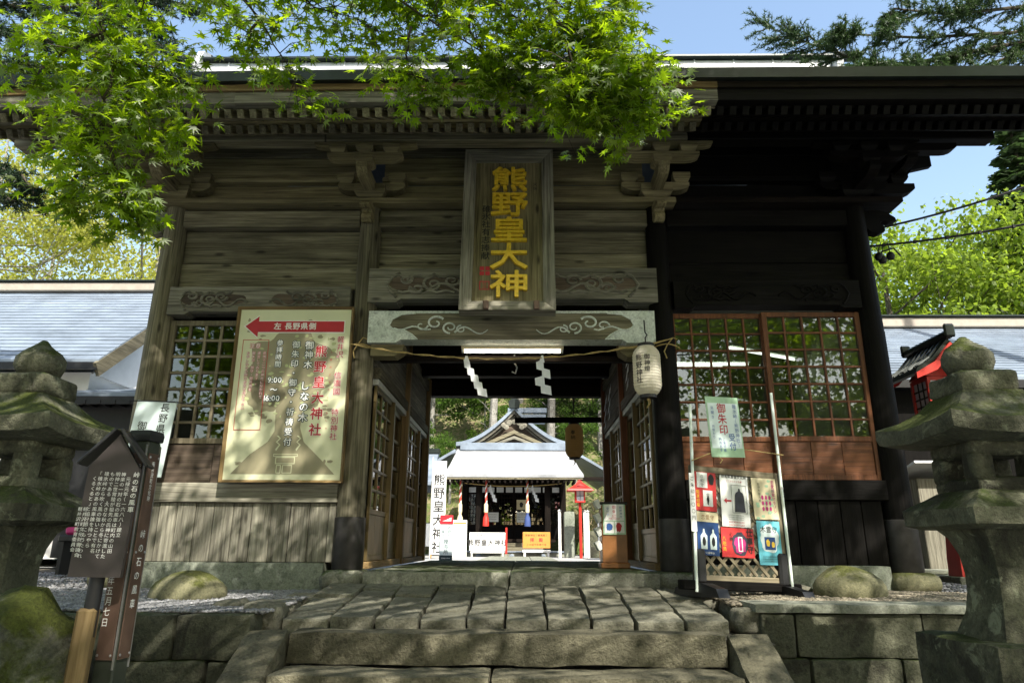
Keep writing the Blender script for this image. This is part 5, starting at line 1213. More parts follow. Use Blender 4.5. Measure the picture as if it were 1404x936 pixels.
for i in range(26): hb('rafter', (-2.45 + i * .196 - .035, -.84, 2.60), (-2.45 + i * .196 + .035, .5, 2.695), wood('blackbrown', 'y'), 0)
rb_ = hb('ridge_band', (-2.15, 1.15, 4.03), (2.15, 1.5, 4.33), M['sheet']); MB().box((0, .0, .17), (4.5, .5, .05), .01).build('ridge_cap', M['sheet'], rb_)
for x in (-1.25, -.05, 1.1): MB().lathe([(.1, 0), (.1, .03), (.06, .04), (0, .04)], 16, T=Matrix.Translation((x, -.175, .0)) @ Matrix.Rotation(R(90), 4, 'X')).build('round_crest', M['sheet'], rb_)
for s in (-1, 1): MB().prism([(-.12, -.2), (.12, -.2), (.12, .25), (.08, .3), (.1, .42), (-.1, .42), (-.08, .3), (-.12, .25)], -.1, .1).build('ridge_end', M['sheet'], rb_, (s * 2.13, -.05, 0))
# curved gable of the main roof
gz = 4.3
def gcurve(x, h=1.5, wd=2.35): q = min(1, abs(x) / wd); return gz + h * (1 - q) ** 1.75
xs = [i / 20 * 2.35 for i in range(-20, 21)]
MB().prism([(x, gcurve(x) - .12) for x in xs] + [(2.35, gz - .3), (-2.35, gz - .3)], 1.9, 2.0).build('gable_wall', wood('redbrown', 'x'), hall)
def bandp(nm, o1, o2, y0, y1, m): return MB().prism([(x, gcurve(x) + o1) for x in xs] + [(x, gcurve(x) + o2) for x in reversed(xs)], y0, y1).build(nm, m, hall)
bandp('gable_roof', .1, -.06, 1.45, 7.5, M['sheet']); bandp('bargeboard', -.065, -.22, 1.55, 1.65, wood('grey', 'x')); bandp('gable_trim', -.25, -.33, 1.75, 1.82, wood('grey', 'x'))
MB().prism([(-1.35, gz + .02), (0, gz + .62), (1.35, gz + .02), (1.2, gz - .06), (0, gz + .46), (-1.2, gz - .06)], 1.62, 1.78).build('gable_trim', wood('weathered', 'x'), hall); MB().prism([(-.95, gz), (0, gz + .36), (.95, gz), (.8, gz - .06), (0, gz + .24), (-.8, gz - .06)], 1.5, 1.7).build('gable_trim', wood('grey', 'x'), hall)
pd = MB()
for a in range(9): pd.lathe([(0, -.03), (.09, -.02), (.11, .02), (0, .05)], 8, T=Matrix.Translation((.0 + .42 * math.cos(a / 8 * math.pi) * (1.1 if a % 2 else .75), 1.52, gz + .72 + .22 * math.sin(a / 8 * math.pi))) @ Matrix.Rotation(R(90), 4, 'X'))
pd.build('carved_pendant', wood('grey', 'x'), hall)
MB().prism([(-.2, 0), (.2, 0), (.24, .25), (.1, .4), (.14, .62), (0, .8), (-.14, .62), (-.1, .4), (-.24, .25)], -.12, .12).build('ridge_ornament', M['edge'], hall, (0, 1.45, gz + 1.48))
for i in range(3): MB().box((.55, 3 + i * 1.4, gz + 1.68 + .0 * i), (1.7, .22, .2), .02).build('ridge_billet', M['sheet'], hall)
for s in (-1, 1): slope_v = MB().add([(s * 2.3, .6, 4.0), (s * 3.9, .6, 3.05), (s * 3.9, 7, 3.05), (s * 2.3, 7, 4.2), (s * 2.3, .6, 3.88), (s * 3.9, .6, 2.95), (s * 3.9, 7, 2.95), (s * 2.3, 7, 4.05)], [(0, 1, 2, 3), (4, 7, 6, 5), (0, 4, 5, 1), (1, 5, 6, 2), (3, 2, 6, 7), (0, 3, 7, 4)]).build('side_roof', M['sheet'], hall)
for s in (-1, 1): hb('side_eaves_board', (min(s * 2.5, s * 3.85), .7, 2.8), (max(s * 2.5, s * 3.85), .8, 2.95), wood('blackbrown', 'x'))
# ropes, streamers, boards in front of the hall
hr = thing('hall_rope', 'thin straw rope strung between the posts of the worship hall', 'rope', (-.22, Y0 - .16, 2.5)); MB().tube([(-1.9 + 3.8 * i / 20, 0, -.02 - .5 * (i / 20) * (1 - i / 20)) for i in range(21)], .022, 6).build('strand', M['rope'], hr)
for i, (x, c1) in enumerate(((-2.05, 'redrope'), (-1.05, 'redrope'), (.55, 'rope'))):
    t = thing('bell_rope', ['striped bell rope hanging at the left of the hall behind the white stand', 'red and white bell rope ending in a pink tassel', 'gold and red bell rope ending in a blue tassel'][i], 'bell rope', (-.22 + x * .95, Y0 - .45, .9), None, 'bell ropes of the hall')
    for j in range(3):
        MB().tube([(.024 * math.cos(q * 1.1 + j * 2.09), .024 * math.sin(q * 1.1 + j * 2.09), .35 + q * .055) for q in range(28)], .022, 6).build('strand', [M['redrope'], M['paper'], M[c1] if i == 2 else M['redrope']][j], t, smooth=True)
    MB().lathe([(.09, 0), (.12, .0), (.1, .3), (.05, .42), (.07, .5)], 12).build('tassel', M['tassel'] if i == 2 else (M['red'] if i == 1 else M['cream']), t, smooth=True)
    MB().lathe([(.055, 0), (.075, .06), (.075, .3), (.05, .36)], 12).build('collar', M['cream'], t, (0, 0, .45))
for i, x in enumerate((-.85, .72)): shide('paper_streamer', ['white paper streamer on the hall rope beside the red bell rope', 'white paper streamer on the hall rope beside the gold bell rope'][i], (-.22 + x, Y0 - .2, 2.4), (0, 0, R(20)), .22, .6, 4, .06, M['shide'])
ob = thing('shrine_name_board', 'white offertory board with black shrine name and red edge before the hall', 'sign', (-1.12, Y0 - .9, -.16))
MB().box((0, 0, .52), (1.28, .3, .62), .01).build('board', M['whiteink'], ob); MB().box((0, 0, .16), (1.2, .26, .06), .005).build('shelf', M['paper'], ob)
for x in (-.55, .55): MB().box((x, 0, .08), (.06, .24, .16), 0).build('leg', M['track'], ob)
Print().row('熊野皇大神社', 0, .48, .225, off=.02).row('御神木しなの木', 0, .72, .11).build('lettering', M['ink'], ob, (0, -.155, 0)); Print().row('日本三大熊野', 0, .29, .06).build('lettering', M['rope'], ob, (0, -.155, 0)); MB().box((.67, 0, .55), (.06, .34, .9), .005).build('red_edge', M['red'], ob)
og = thing('orange_notice', 'orange notice board with red lettering on a white stand before the hall', 'sign', (.62, Y0 - .85, -.16))
MB().box((0, 0, .58), (.98, .06, .55), .01).build('board', M['orange'], og); MB().box((0, .05, .2), (1.0, .34, .09), .01).build('shelf', M['whiteink'], og)
for x in (-.42, .42): MB().box((x, .05, .08), (.07, .3, .16), 0).build('leg', M['whiteink'], og)
Print().row('熊野神社（群馬県）', 0, .74, .085).row('この前でお参りを', 0, .42, .085).build('lettering', M['ink'], og, (0, -.033, 0)); Print().row('拝　殿', 0, .58, .15, off=.02).build('lettering', M['redink'], og, (0, -.033, 0))
for i, (x, z, lb_) in enumerate(((-.85, 1.3, 'white paper notice on the left doors of the hall'), (.33, 1.3, 'white paper notice on the right doors of the hall'), (.3, 1.78, 'small cream notice with dark picture above the right door notice'))):
    t = thing('paper_notice', lb_, 'notice', (-.22 + x, Y0 + 1.6, z), None, 'notices on the hall doors'); w_ = (.5, .42, .38)[i]; h_ = (.36, .4, .38)[i]
    MB().box((0, 0, 0), (w_, .01, h_), 0).build('sheet', M['paper'] if i < 2 else M['cream'], t); p = Print(); [p.row('お賽銭ご参拝の皆様へ', 0, .1 - j * .09, .035) for j in range(3)] if i < 2 else p.blot(0, 0, .07, .1, 2); p.build('lettering', M['ink'], t, (0, -.008, 0))
# things standing in the courtyard
bn = thing('banner', 'tall white banner with vertical black shrine name left of the hall', 'banner', (-2.42, 14.0, -.16))
MB().tube([(-.22, 0, 0), (-.22, 0, 3.0)], .02, 8).build('pole', M['track'], bn); MB().box((.0, 0, 1.5), (.42, .012, 2.75), 0).build('cloth', M['whiteink'], bn); Print().col('熊野皇大神社', 0, 2.3, .36, 1.1, off=.02).build('lettering', M['ink'], bn, (0, -.008, 0))
sd_ = thing('reception_sign', 'pale green standing sign with dark red top for charms and seals', 'sign', (-1.72, 9.9, -.16), (0, 0, R(4))); sd_.scale = (1.25,) * 3
MB().box((0, 0, .44), (.25, .05, .86), .008).build('board', M['signcream2'] if 'signcream2' in M else M['palepaper'], sd_); MB().box((0, -.027, .79), (.252, .008, .17), 0).build('top_band', M['redink'], sd_); MB().box((0, -.027, .08), (.252, .008, .1), 0).build('bottom_band', M['navy'], sd_); MB().box((0, 0, .015), (.3, .2, .03), .005).build('foot', M['navy'], sd_)
Print().col('お守り', .06, .64, .075, 1.05).col('ご朱印', -.06, .64, .075, 1.05).col('授与所', 0, .38, .09, 1.05, off=.01).build('lettering', M['navy'], sd_, (0, -.028, 0)); Print().row('熊野皇大神社', 0, .075, .028).build('lettering', M['whiteink'], sd_, (0, -.034, 0)); Print().poly([(-.09, .76), (.09, .76), (.09, .83), (-.02, .78)]).build('mountain_mark', M['whiteink'], sd_, (0, -.034, 0))
ws = thing('white_stand', 'white standing signboard with orange edge before the left hall post', 'sign', (-2.02, 17.0, -.16)); MB().box((0, 0, .62), (.48, .05, 1.2), .01).build('board', M['whiteink'], ws); MB().box((0, -.03, 1.12), (.44, .006, .05), 0).build('orange_band', M['orange'], ws); Print().col('参拝順路案内', .05, .95, .1, 1.3).build('lettering', M['cream'], ws, (0, -.03, 0)); MB().box((0, 0, .02), (.5, .3, .04), 0).build('foot', M['track'], ws)
rl2 = thing('red_lantern', 'small red roofed lantern on a pole right of the hall', 'lantern', (2.02, 16.0, -.16)); MB().tube([(0, 0, 0), (0, 0, 1.75)], .05, 8).build('pole', M['red'], rl2); MB().box((0, 0, 1.78), (.34, .34, .05), .008).build('shelf', M['red'], rl2)
bx_ = MB()
for a in (-1, 1):
    for b_ in (-1, 1): bx_.box((a * .14, b_ * .14, 1.97), (.045, .045, .34), 0)
bx_.build('frame', M['red'], rl2)
for k in range(4): q = MB().box((0, -.138, 1.97), (.24, .006, .33), 0).build('lamp_pane', M['shide'], rl2, (0, 0, 0), (0, 0, R(90 * k))); MB().box((0, -.145, 1.97), (.016, .008, .33), 0).build('bar', M['ink'], q); MB().box((0, -.147, 1.97), (.24, .008, .016), 0).build('bar', M['ink'], q)
rr_ = MB().lathe([(.42, 2.13), (.4, 2.18), (.2, 2.28), (.05, 2.47), (.0, 2.5)], 4).build('roof', M['red'], rl2, (0, 0, 0), (0, 0, 0)); MB().prism([(-.45, 2.14), (0, 2.44), (.45, 2.14), (.38, 2.14), (0, 2.36), (-.38, 2.14)], -.32, -.29).build('bargeboard', M['red'], rl2)
for i, (x, y, w_, h_, m, lb_, ct) in enumerate(((1.75, 17.5, .38, 1.55, 'concrete', 'weathered stone stele beside the right hall post', 'stele'), (2.6, 17.2, .62, .9, 'lantern', 'short dark stone block right of the hall', 'stone'), (3.3, 17.8, .8, .95, 'lantern', 'wide dark stone base at the right of the courtyard', 'stone'))):
    t = thing('stone_stele' if i == 0 else 'stone_block', lb_, ct, (x, y, -.16)); MB().add(*rough_block(w_, .3, h_, 5, .02, .05, i)).build('stone', M[m], t, (0, 0, h_ / 2), None, smooth=True)
for i, (x, y, z, w_, h_, lb_) in enumerate(((2.75, 15.2, .95, .5, .8, 'bright white signboard on orange post right of the hall'), (3.3, 15.5, 1.05, .75, .45, 'low wide white board at the right of the courtyard'), (-2.95, 15.2, .7, .5, .7, 'white board beside the banner left of the hall'))):
    t = thing('white_board', lb_, 'board', (x, y, -.16)); MB().box((0, 0, z), (w_, .04, h_), .005).build('board', M['whiteink'], t)
    for s in (-1, 1): MB().box((s * w_ * .35, .03, z / 2), (.07, .05, z), 0).build('leg', M['orange'] if i != 1 else M['track'], t)
for i in range(3):
    t = thing('white_post', ['white slender post left of the stele', 'white slender post between the stele and the stone block', 'white slender post under the red lantern'][i], 'post', ((1.35, 2.2, 2.32)[i], 16.2 + .2 * i, -.16)); MB().box((0, 0, .75), (.09, .09, 1.5), .01).build('shaft', M['whiteink'], t); MB().lathe([(.07, 0), (.0, .06)], 4).build('cap', M['track'], t, (0, 0, 1.5))
ps = thing('pavilion', 'small pavilion with pale curved roof at the right edge of the courtyard', 'pavilion', (4.05, 13.2, -.16))
for a in (-1, 1):
    for b_ in (-1, 1): MB().box((a * .6, b_ * .6, 1.2), (.14, .14, 2.4), .01).build('post', M['plaster'], ps)
MB().lathe([(1.05, 2.4), (1.0, 2.5), (.55, 2.75), (.15, 3.2), (0, 3.25)], 4).build('roof', M['sheetlight'], ps); MB().box((0, 0, 1.0), (1.0, 1.0, .7), .02).build('basin_case', M['cap'], ps)
for (x, y, lb_) in ((5.8, 19.5, 'dark timber side shrine with sheet roof right of the hall'), (-5.4, 19.0, 'dark timber side shrine with sheet roof left of the hall')):
    t = thing('side_shrine', lb_, 'shrine', (x, y, -.16)); MB().box((0, 1, 1.3), (2.6, 2, 2.6), .02).build('wall', wood('blackbrown', 'z'), t)
    for s in (-1, 1): MB().add([(-2.2, 1 + s * 2, 2.6), (2.2, 1 + s * 2, 2.6), (2.2, 1, 3.9), (-2.2, 1, 3.9), (-2.2, 1 + s * 2, 2.48), (2.2, 1 + s * 2, 2.48), (2.2, 1, 3.78), (-2.2, 1, 3.78)], [(0, 1, 2, 3), (4, 7, 6, 5), (0, 4, 5, 1), (1, 5, 6, 2), (3, 2, 6, 7), (0, 3, 7, 4)]).build('roof', M['sheet'], t)
    MB().box((0, 1, 3.95), (4.5, .3, .2), .02).build('ridge', M['edge'], t)
for i in range(9):     # stone slabs of the courtyard walk
    for j in range(3): pass
walk = link('courtyard_path', None, None, (0, 5, -.16)); walk['kind'] = 'structure'
for j in range(13):
    for i in range(3): block('paving_slab', walk, M['cap'], (-1.05 + i * .7 + .006, j * .98 + .006, -.05), (-1.05 + (i + 1) * .7 - .006, (j + 1) * .98 - .006, .03 + rnd.uniform(-.004, .004)), i + j * 3, .003, .012, 3)
# ------------------------------------------------------------------ trees around and behind
T0 = make_tree('yellow_tree', 'pale yellow-green spring tree rising behind the left building roof', 'tree', (-14.5, 18, -.2), 18.5, 5.4, 9, M['yellow'], M['greybark'], 18000, .165, 3, 'spring trees behind the left building', nclump=110, limbs=14)
def put(src, loc, rz, sc, label, group): t = copy_tree(src); t.location = loc; t.rotation_euler = (0, 0, rz); t.scale = (sc,) * 3; t['label'] = label; t['group'] = group; return t
gL = 'spring trees behind the left building'
put(T0, (-20, 16, -.2), 1.2, .95, 'yellow-green tree at the far left edge behind the roof', gL); put(T0, (-11.5, 22, -.2), 2.7, 1.0, 'yellow-green tree nearest the gate behind the left building', gL)
put(T0, (-24, 25, -.2), 4.2, 1.15, 'taller yellow-green tree standing farther back at the left', gL)
T1 = make_tree('broadleaf_tree', 'bright green layered tree behind the right building, nearest the gate', 'tree', (11.5, 13, -.2), 11.5, 4.2, 6, M['spring'], M['bark'], 24000, .16, 5, 'bright trees behind the right building', nclump=80, limbs=10, base_frac=.2)
gR = 'bright trees behind the right building'
put(T1, (16.5, 14.5, -.2), 2.0, 1.02, 'bright green layered tree in the middle of the row behind the right roof', gR); put(T1, (14.0, 20, -.2), 3.6, 1.25, 'taller bright tree behind the layered trees at the right', gR)
put(T1, (22, 17, -.2), 5.0, 1.15, 'bright green tree at the right edge behind the roof', gR); put(T1, (10.0, 20, -.2), .8, 1.1, 'sparser bright tree peeking beside the right gate post', gR)
CF = make_conifer('fir_tree', 'tall blue-green fir tree at the right edge of the view', 'tree', (15.7, 12, -.2), 14.2, 3.0, M['fir'], 9, None, 60, 36, .28)
F0 = make_tree('forest_tree', 'sunlit green tree on the hillside behind the hall, left', 'tree', (-5, 31, hill_z(-5, 31)), 9, 3.2, 8, M['forest'], M['greybark'], 9000, .2, 11, 'trees on the hillside behind the hall', nclump=50, limbs=8, base_frac=.25)
gF = 'trees on the hillside behind the hall'
for (x, y, rz, sc, lb_) in ((4.5, 31, 1.5, .95, 'sunlit green tree on the hillside right of the hall gable, nearest of its row'), (0, 35, 2.7, 1.05, 'green tree on the hillside straight behind the hall gable'), (-9, 34, 3.3, 1.1, 'green hillside tree at the far left of the back opening'), (9, 34, 4.1, 1.1, 'green hillside tree at the far right of the back opening'),
        (-3.5, 37, 5.2, 1.15, 'taller green tree up the slope left of the hall gable'), (4, 38, .6, 1.2, 'taller green tree up the slope right of the hall gable'), (-1.5, 42, 1, 1.3, 'highest green tree on the slope above the hall'), (7, 42, 2, 1.3, 'green tree high on the slope at the right behind the blind'), (-7, 42, 4, 1.25, 'green tree high on the slope at the left of the back opening'),
        (-3.6, 28.6, 2, .42, 'low bushy green tree beside the left pale trunk'), (2.9, 29.2, 3, .45, 'low bushy green tree beside the right pale trunk'), (-5.8, 29, 4, .5, 'low bushy green tree at the left foot of the slope'), (5.6, 28.4, 5, .5, 'low bushy green tree at the right foot of the slope'), (-2, 31, 1, .55, 'small green tree behind the left roof of the hall'), (1.8, 31.5, 6, .55, 'small green tree behind the right roof of the hall'), (7.5, 29, 1, .6, 'small green tree behind the amber lantern'), (-8, 30, 2.5, .6, 'small green tree behind the white banner')):
    put(F0, (x, y, hill_z(x, y) - .4), rz, sc, lb_, gF)
for i, (x, y, h) in enumerate(((-1.6, 29.5, 12), (1.6, 30, 14), (-6.5, 30.0, 11), (6.2, 29, 12))):
    t = thing('bare_trunk', ['pale bare tree trunk left of the hall gable', 'pale tree trunk rising right of the hall gable', 'thin trunk at the left of the hillside', 'slender trunk at the right of the hillside'][i], 'tree', (x, y, hill_z(x, y) - .4), None, 'trunks on the hillside'); MB().tube([(0, 0, 0), (.2, 0, h * .5), (0, 0, h)], [.26, .2, .1], 9).build('trunk', M['greybark'], t, smooth=True)
    mb = MB()
    for k in range(9): z = h * (.2 + .08 * k); a = k * 2.1; mb.tube([(.1, 0, z), (.1 + math.cos(a) * .9, math.sin(a) * .5, z + .5), (.1 + math.cos(a) * 1.7, math.sin(a) * .8, z + .5 + .3 * math.sin(k))], [.04, .02, .006], 4)
    mb.build('bare_branches', M['greybark'], t)
for i, (x, y, s_) in enumerate(((-4.2, 25.5, 1.0), (-2.9, 26.5, .9), (3.6, 26.2, 1.0), (5.2, 25.8, 1.2), (-6, 25.8, 1.2))):
    g = np.random.default_rng(50 + i); n = 1500; P = g.normal(size=(n, 3)) * [.7 * s_, .4, .5 * s_] + [0, 0, .7]
    t = thing('dry_shrub', ['straw-coloured dry shrub behind the white banner', 'yellowish shrub beside the hall left post', 'straw-coloured dry shrub right of the hall under its side roof', 'yellowish shrub behind the red lantern pole', 'straw-coloured dry shrub at the left end of the slope'][i], 'shrub', (x, y, hill_z(x, y)), None, 'dry shrubs behind the hall'); scatter('stems', [(-.06, -.5, 0), (.06, -.5, 0), (0, .6, .1)], [(0, 1, 2)], P, g.normal(size=(n, 3)) + [0, 0, 1.2], g.normal(size=(n, 3)), g.uniform(.12, .3, n), M['drybush'] if i % 2 == 0 else M['yellow'], t, 'stuff')

# ------------------------------------------------------------------ maple: boughs hanging into the view from a tree behind the viewer
mt = thing('maple_tree', 'Japanese maple with green star leaves hanging over the gate front', 'tree', (-3.6, -8.6, -1.36))
mo = Vector(mt.location)
tk = MB(); tk.tube([(0, 0, -.2), (.15, .1, 1.6), (.5, .5, 3.2), (.9, 1.2, 4.6)], [.2, .16, .13, .09], 10)
LP, LF, LN, LS = [], [], [], []; TW = MB()
def leaves_at(c, n, r, s0=.042, s1=.078, droop=.35):
    a = np.array(c)
    q = nrg.normal(size=(n, 3)) * [r, r, r * .5]; LP.append(a + q)
    f = q * [1, 1, .4] + nrg.normal(size=(n, 3)) * .05 + [0, -.03, -droop * .12]; LF.append(f)
    LN.append(nrg.normal(size=(n, 3)) * .42 + [0, -.55, .8]); LS.append(nrg.uniform(s0, s1, n))
def bough(pix, y0, y1, nc, spread, per=(6, 11), r0=.010, s=(.05, .07)):
    pts = [at(u, v - (14 if max(p[0] for p in pix) < 420 else 30), y0 + (y1 - y0) * i / (len(pix) - 1)) for i, (u, v) in enumerate(pix)]
    fine = []
    for a, b_ in zip(pts[:-1], pts[1:]):
        for k in range(4): fine.append(a.lerp(b_, k / 4) + Vector((rnd.gauss(0, .012), rnd.gauss(0, .012), rnd.gauss(0, .012))))
    fine.append(pts[-1]); tot = len(fine)
    TW.tube([tuple(p - mo) for p in fine], [max(.0025, r0 * (1 - i / tot) ** 1.1) for i in range(tot)], 5)
    for _ in range(int(nc * 1.3)):
        k = rnd.random() ** .8 * (tot - 1); i = int(k); p = fine[i].lerp(fine[min(i + 1, tot - 1)], k - i)
        c = p + Vector((rnd.gauss(0, spread), rnd.gauss(0, spread * 1.2), rnd.gauss(-.03, spread * .6)))
        TW.tube([tuple(p - mo), tuple((p + c) / 2 + Vector((0, 0, .03)) - mo), tuple(c - mo)], [.004, .003, .0015], 3)
        leaves_at(tuple(c), rnd.randint(*per), .055, *s)
YA, YB = -3.9, -3.5
for pix, nc, sp in (
    ([(125, -40), (138, 50), (150, 95), (190, 130), (235, 172)], 46, .16), ([(150, 90), (205, 110), (275, 128)], 26, .12), ([(140, 60), (80, 95), (25, 135)], 26, .12),
    ([(150, 100), (145, 160), (140, 215), (120, 262), (105, 305)], 44, .13), ([(150, 160), (110, 190), (95, 215)], 16, .1), ([(165, 140), (215, 180), (235, 205)], 18, .1),
    ([(140, 210), (170, 260), (160, 330)], 22, .1), ([(100, -40), (85, 30), (110, 80)], 16, .15), ([(190, -40), (200, 20), (180, 60)], 22, .15), ([(60, 100), (40, 130)], 7, .08), ([(110, 250), (75, 300)], 10, .08), ([(160, 270), (190, 310)], 9, .06)):
    bough(pix, YA, YB, nc, sp)
for pix, nc, sp in (
    ([(300, -40), (360, 50), (400, 110), (408, 160)], 26, .14), ([(340, -40), (430, 40), (540, 75)], 34, .16), ([(420, -40), (470, 20), (600, 60)], 34, .15), ([(350, 40), (330, 85)], 10, .1),
    ([(480, -40), (570, 50), (650, 95), (715, 140), (760, 165)], 60, .14), ([(600, -40), (700, 50), (790, 105), (850, 150), (890, 185)], 80, .14), ([(700, -40), (770, 40), (835, 105), (890, 155)], 66, .13),
    ([(640, 60), (665, 110), (700, 145)], 30, .1), ([(560, 70), (560, 115), (558, 165)], 12, .08), ([(520, 125), (610, 145)], 14, .07), ([(780, 100), (805, 160), (850, 205)], 34, .12), ([(810, -40), (850, 20), (858, 60)], 26, .1),
    ([(560, -40), (640, 20), (760, 60)], 44, .16), ([(760, 60), (850, 90)], 26, .12), ([(760, 120), (800, 190)], 24, .1), ([(860, 120), (895, 200)], 20, .07), ([(240, -40), (300, 20), (330, 40)], 16, .12), ([(380, 10), (500, 10)], 24, .13), ([(500, 0), (700, 5)], 40, .14)):
    bough(pix, -3.7, -3.3, nc, sp)
near_n = sum(len(x) for x in LP)
# crown over and behind the viewer (throws the dappled shade)
def crown(cs, per, r, s0=.07, s1=.11):
    for c in cs:
        leaves_at(c, per, r, s0, s1)
shade = []
sv = np.array(sd)
g9 = np.random.default_rng(77)
_all = np.concatenate(LP); LIT = [_all[k] for k in g9.choice(len(_all), 60, replace=False)]
for i in range(SHADE_N):
    x = g9.uniform(-6.0, 7.0); zt_ = g9.uniform(-.6, 5.0); base = np.array([x, -.1 if zt_ > -.2 else g9.uniform(-3.6, -.3), zt_]); d = g9.uniform(5.2, 9.0)
    p = base + sv * d
    if p[1] > -4.0 or p[2] < 3.0: continue
    if any(np.linalg.norm(np.cross(p - np.array(q), sv)) < .5 for q in LIT): continue
    shade.append(p)
for i in range(75):      # unseen leaf clusters added to shade the eaves
    x = g9.uniform(1.4, 6.2) if i < 50 else g9.uniform(-5.4, 1.4); p = np.array([x, -1.75, g9.uniform(4.15, 4.55)]) + sv * g9.uniform(4.6, 8)
    if p[1] > -4.5 or any(np.linalg.norm(np.cross(p - np.array(q), sv)) < .5 for q in LIT): continue
    shade.append(p)
crown(shade, 55, .22, .085, .13)
over = []
for i in range(170):  # extra unseen leaf clusters added overhead to block skylight
    p = np.array([g9.uniform(-9, 9), g9.uniform(-13, -5.2), g9.uniform(5, 9)])
    if any(np.linalg.norm(np.cross(p - np.array(q), sv)) < 1.0 for q in LIT): continue
    over.append(p)
crown(over, 70, .55, .09, .15)
mb = tk
for i in range(0, len(shade), 2):
    p = Vector(shade[i]) - mo; a = Vector((.9, 1.2, 4.6)); tk.tube([a, (a * .4 + p * .6) + Vector((0, 0, .3)), p], [.03, .015, .005], 4)
for pix in ((125, -40), (420, -40), (600, -40), (700, -40)):
    p = at(*pix, -3.8) - mo; a = Vector((.5, .5, 3.2)); tk.tube([a, (a + p) / 2 + Vector((0, 0, .5)), p], [.03, .02, .010], 6)
tk.build('trunk', M['bark'], mt, smooth=True); TW.build('twigs', M['twig'], mt, smooth=False)['kind'] = 'stuff'
LPa, LFa, LNa, LSa = (np.concatenate(q) for q in (LP, LF, LN, LS))
big = np.argsort(np.where(np.arange(len(LPa)) < near_n, LPa[:, 1] * 1.0 - LSa * 8, 1e9))[:280]; keep = np.ones(len(LPa), bool); keep[big] = False
scatter('foliage', MAPLE_V, MAPLE_F, LPa[keep] - np.array(mo), LFa[keep], LNa[keep], LSa[keep], M['maple'], mt, 'stuff')
lm = None
for i in big:
    f = Vector(LFa[i]).normalized(); x = f.cross(Vector(LNa[i])).normalized(); z = x.cross(f)
    if lm is None:
        lm = bpy.data.meshes.new('leaf'); lm.from_pydata([tuple(v) for v in MAPLE_V], [], [tuple(q) for q in MAPLE_F]); lm.materials.append(M['maple'])
    o = link('leaf', lm, mt); o.matrix_local = Matrix.Translation(Vector(LPa[i]) - mo) @ Matrix((x, f, z)).transposed().to_4x4() @ Matrix.Scale(float(LSa[i]), 4)

# spruce branches over the right of the roof and a dark fir at the upper left
def spray_conifer(t, o0, pix, y0, y1, nb, L, seed, mat, r0=.04, mbx=None, out=None, drop=.15):
    g = random.Random(seed); pts = [at(u, v, y0 + (y1 - y0) * i / (len(pix) - 1)) - o0 for i, (u, v) in enumerate(pix)]
    mbx.tube([tuple(p) for p in pts], [max(.006, r0 * (1 - i / len(pts))) for i in range(len(pts))], 6)
    for k in range(nb):
        q = g.random() * (len(pts) - 1.001); i = int(q); p = pts[i].lerp(pts[i + 1], q - i); d = (pts[i + 1] - pts[i]).normalized(); s = Vector((-d.y, d.x, 0)) * g.choice([-1, 1])
        e = (d * .8 + s * g.uniform(.2, .9) + Vector((0, 0, g.uniform(-.5, .35) - drop))).normalized() * L * g.uniform(.5, 1.15)
        mbx.tube([tuple(p), tuple(p + e)], [.008, .003], 3); ex = e.normalized()
        for w_ in range(5):
            b0 = p + e * g.uniform(.2, .9); e2 = (ex + Vector((g.gauss(0, .6), g.gauss(0, .6), g.gauss(-.1, .35)))).normalized() * L * g.uniform(.3, .6)
            out.append((b0, e2))
        out.append((p, e))
def needles(t, segs, o0, mat, seed, dens=190, ln=.055):
    g = np.random.default_rng(seed); P = []; F = []
    for p, e in segs:
        n = max(6, int(dens * e.length)); k = g.random(n); a = np.array(p)[None] + k[:, None] * np.array(e)[None]; P.append(a); F.append(np.array(e.normalized())[None] * .7 + g.normal(size=(n, 3)) * .55)
    P = np.concatenate(P); F = np.concatenate(F); scatter('needles', [(-.11, 0, 0), (.11, 0, 0), (0, 1, 0)], [(0, 1, 2)], P, F, g.normal(size=P.shape), ln * g.uniform(.7, 1.2, len(P)), mat, t, 'stuff')
sp_ = thing('spruce_tree', 'dark spruce whose branches reach over the right end of the roof', 'tree', (11.5, .6, -.3)); o0 = Vector(sp_.location); mbx = MB(); segs = []
mbx.tube([(0, 0, -.2), (0, 0, 9), (0, 0, 15)], [.28, .2, .04], 10)
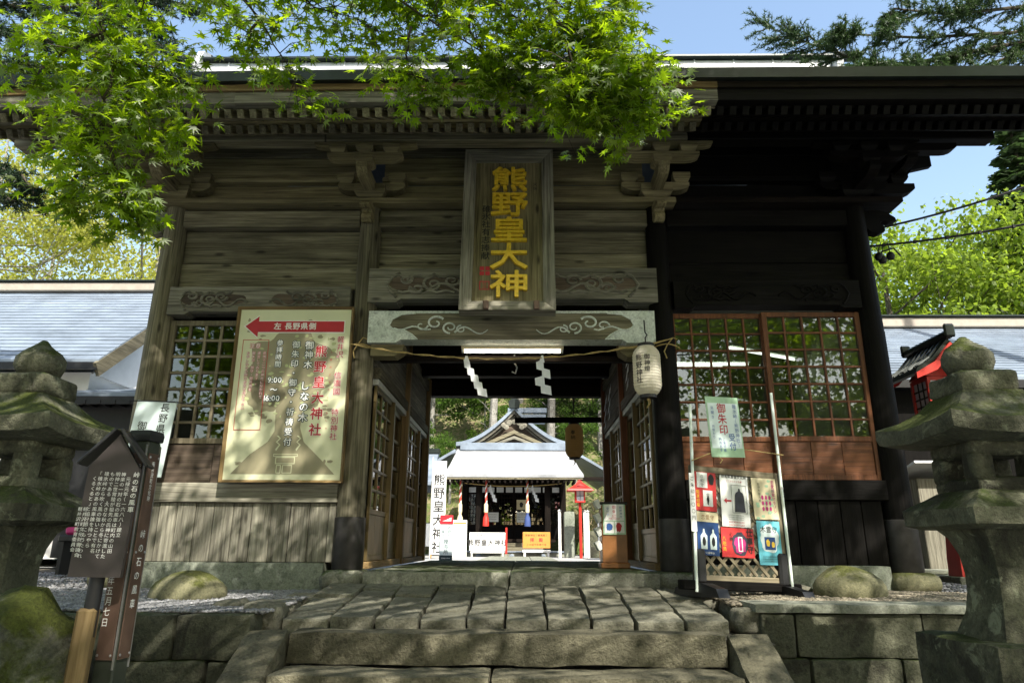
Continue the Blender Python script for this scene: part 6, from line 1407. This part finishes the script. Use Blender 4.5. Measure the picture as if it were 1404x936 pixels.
for j, (pix, nb) in enumerate((([(1480, 45), (1400, 58), (1290, 80), (1210, 92), (1130, 68), (1048, 36)], 150), ([(1480, 20), (1390, 45), (1260, 52), (1180, 48), (1150, 44)], 90), ([(1480, -30), (1400, 10), (1300, 20), (1225, 12), (1215, 35)], 90), ([(1480, 100), (1400, 72), (1330, 98), (1240, 95)], 70), ([(1470, -60), (1380, -20), (1320, 8)], 60), ([(1330, 70), (1270, 95), (1150, 92)], 60))):
    spray_conifer(sp_, o0, pix, 1.0, .4, nb, .34, j, None, .032, mbx, segs)
mbx.build('trunk', M['twig'], sp_, smooth=True); needles(sp_, segs, o0, M['fir'], 3)
fr_ = thing('fir_tree', 'dark fir with feathery branches at the upper left corner', 'tree', (-10.6, 1.0, -.3)); o0 = Vector(fr_.location); mbx = MB(); segs = []
mbx.tube([(0, 0, -.2), (0, 0, 8), (0, 0, 16)], [.3, .22, .04], 10)
for j, (pix, nb) in enumerate((([(-90, 20), (0, 40), (90, 60), (160, 50), (240, 68)], 150), ([(-90, -10), (30, 10), (120, 10), (215, 30)], 120), ([(-90, 90), (0, 85), (60, 90), (130, 110)], 80), ([(-90, 110), (10, 112), (60, 118)], 60), ([(-60, -40), (60, -20), (180, -10), (250, 5)], 110), ([(-90, 225), (-10, 228), (30, 240), (45, 262)], 55), ([(-90, 250), (0, 262), (15, 275)], 30))):
    spray_conifer(fr_, o0, pix, 1.2, .2, nb, .36, 20 + j, None, .032, mbx, segs)
mbx.build('trunk', M['twig'], fr_, smooth=True); needles(fr_, segs, o0, M['needle'], 4)
ft = thing('maple_branch_tree', 'tree with a few leafy twigs hanging at the top centre left against the sky', 'tree', (-3.5, -1.2, -.2)) if False else None
# trees behind the viewer: seen mirrored in the window panes
gB = 'trees behind the viewer mirrored in the panes'
B0_ = put(T1, (-9, -16, -1.4), .5, 1.4, 'green tree mirrored in the gate window panes', gB)
for x, y, rz, sc in ((-2, -20, 2, 1.5), (5, -18, 3.1, 1.4), (12, -16, 4.4, 1.4), (-16, -13, 1.1, 1.4), (18, -12, .3, 1.3)): put(T1, (x, y, -1.4), rz, sc, 'green tree mirrored in the gate window panes', gB)
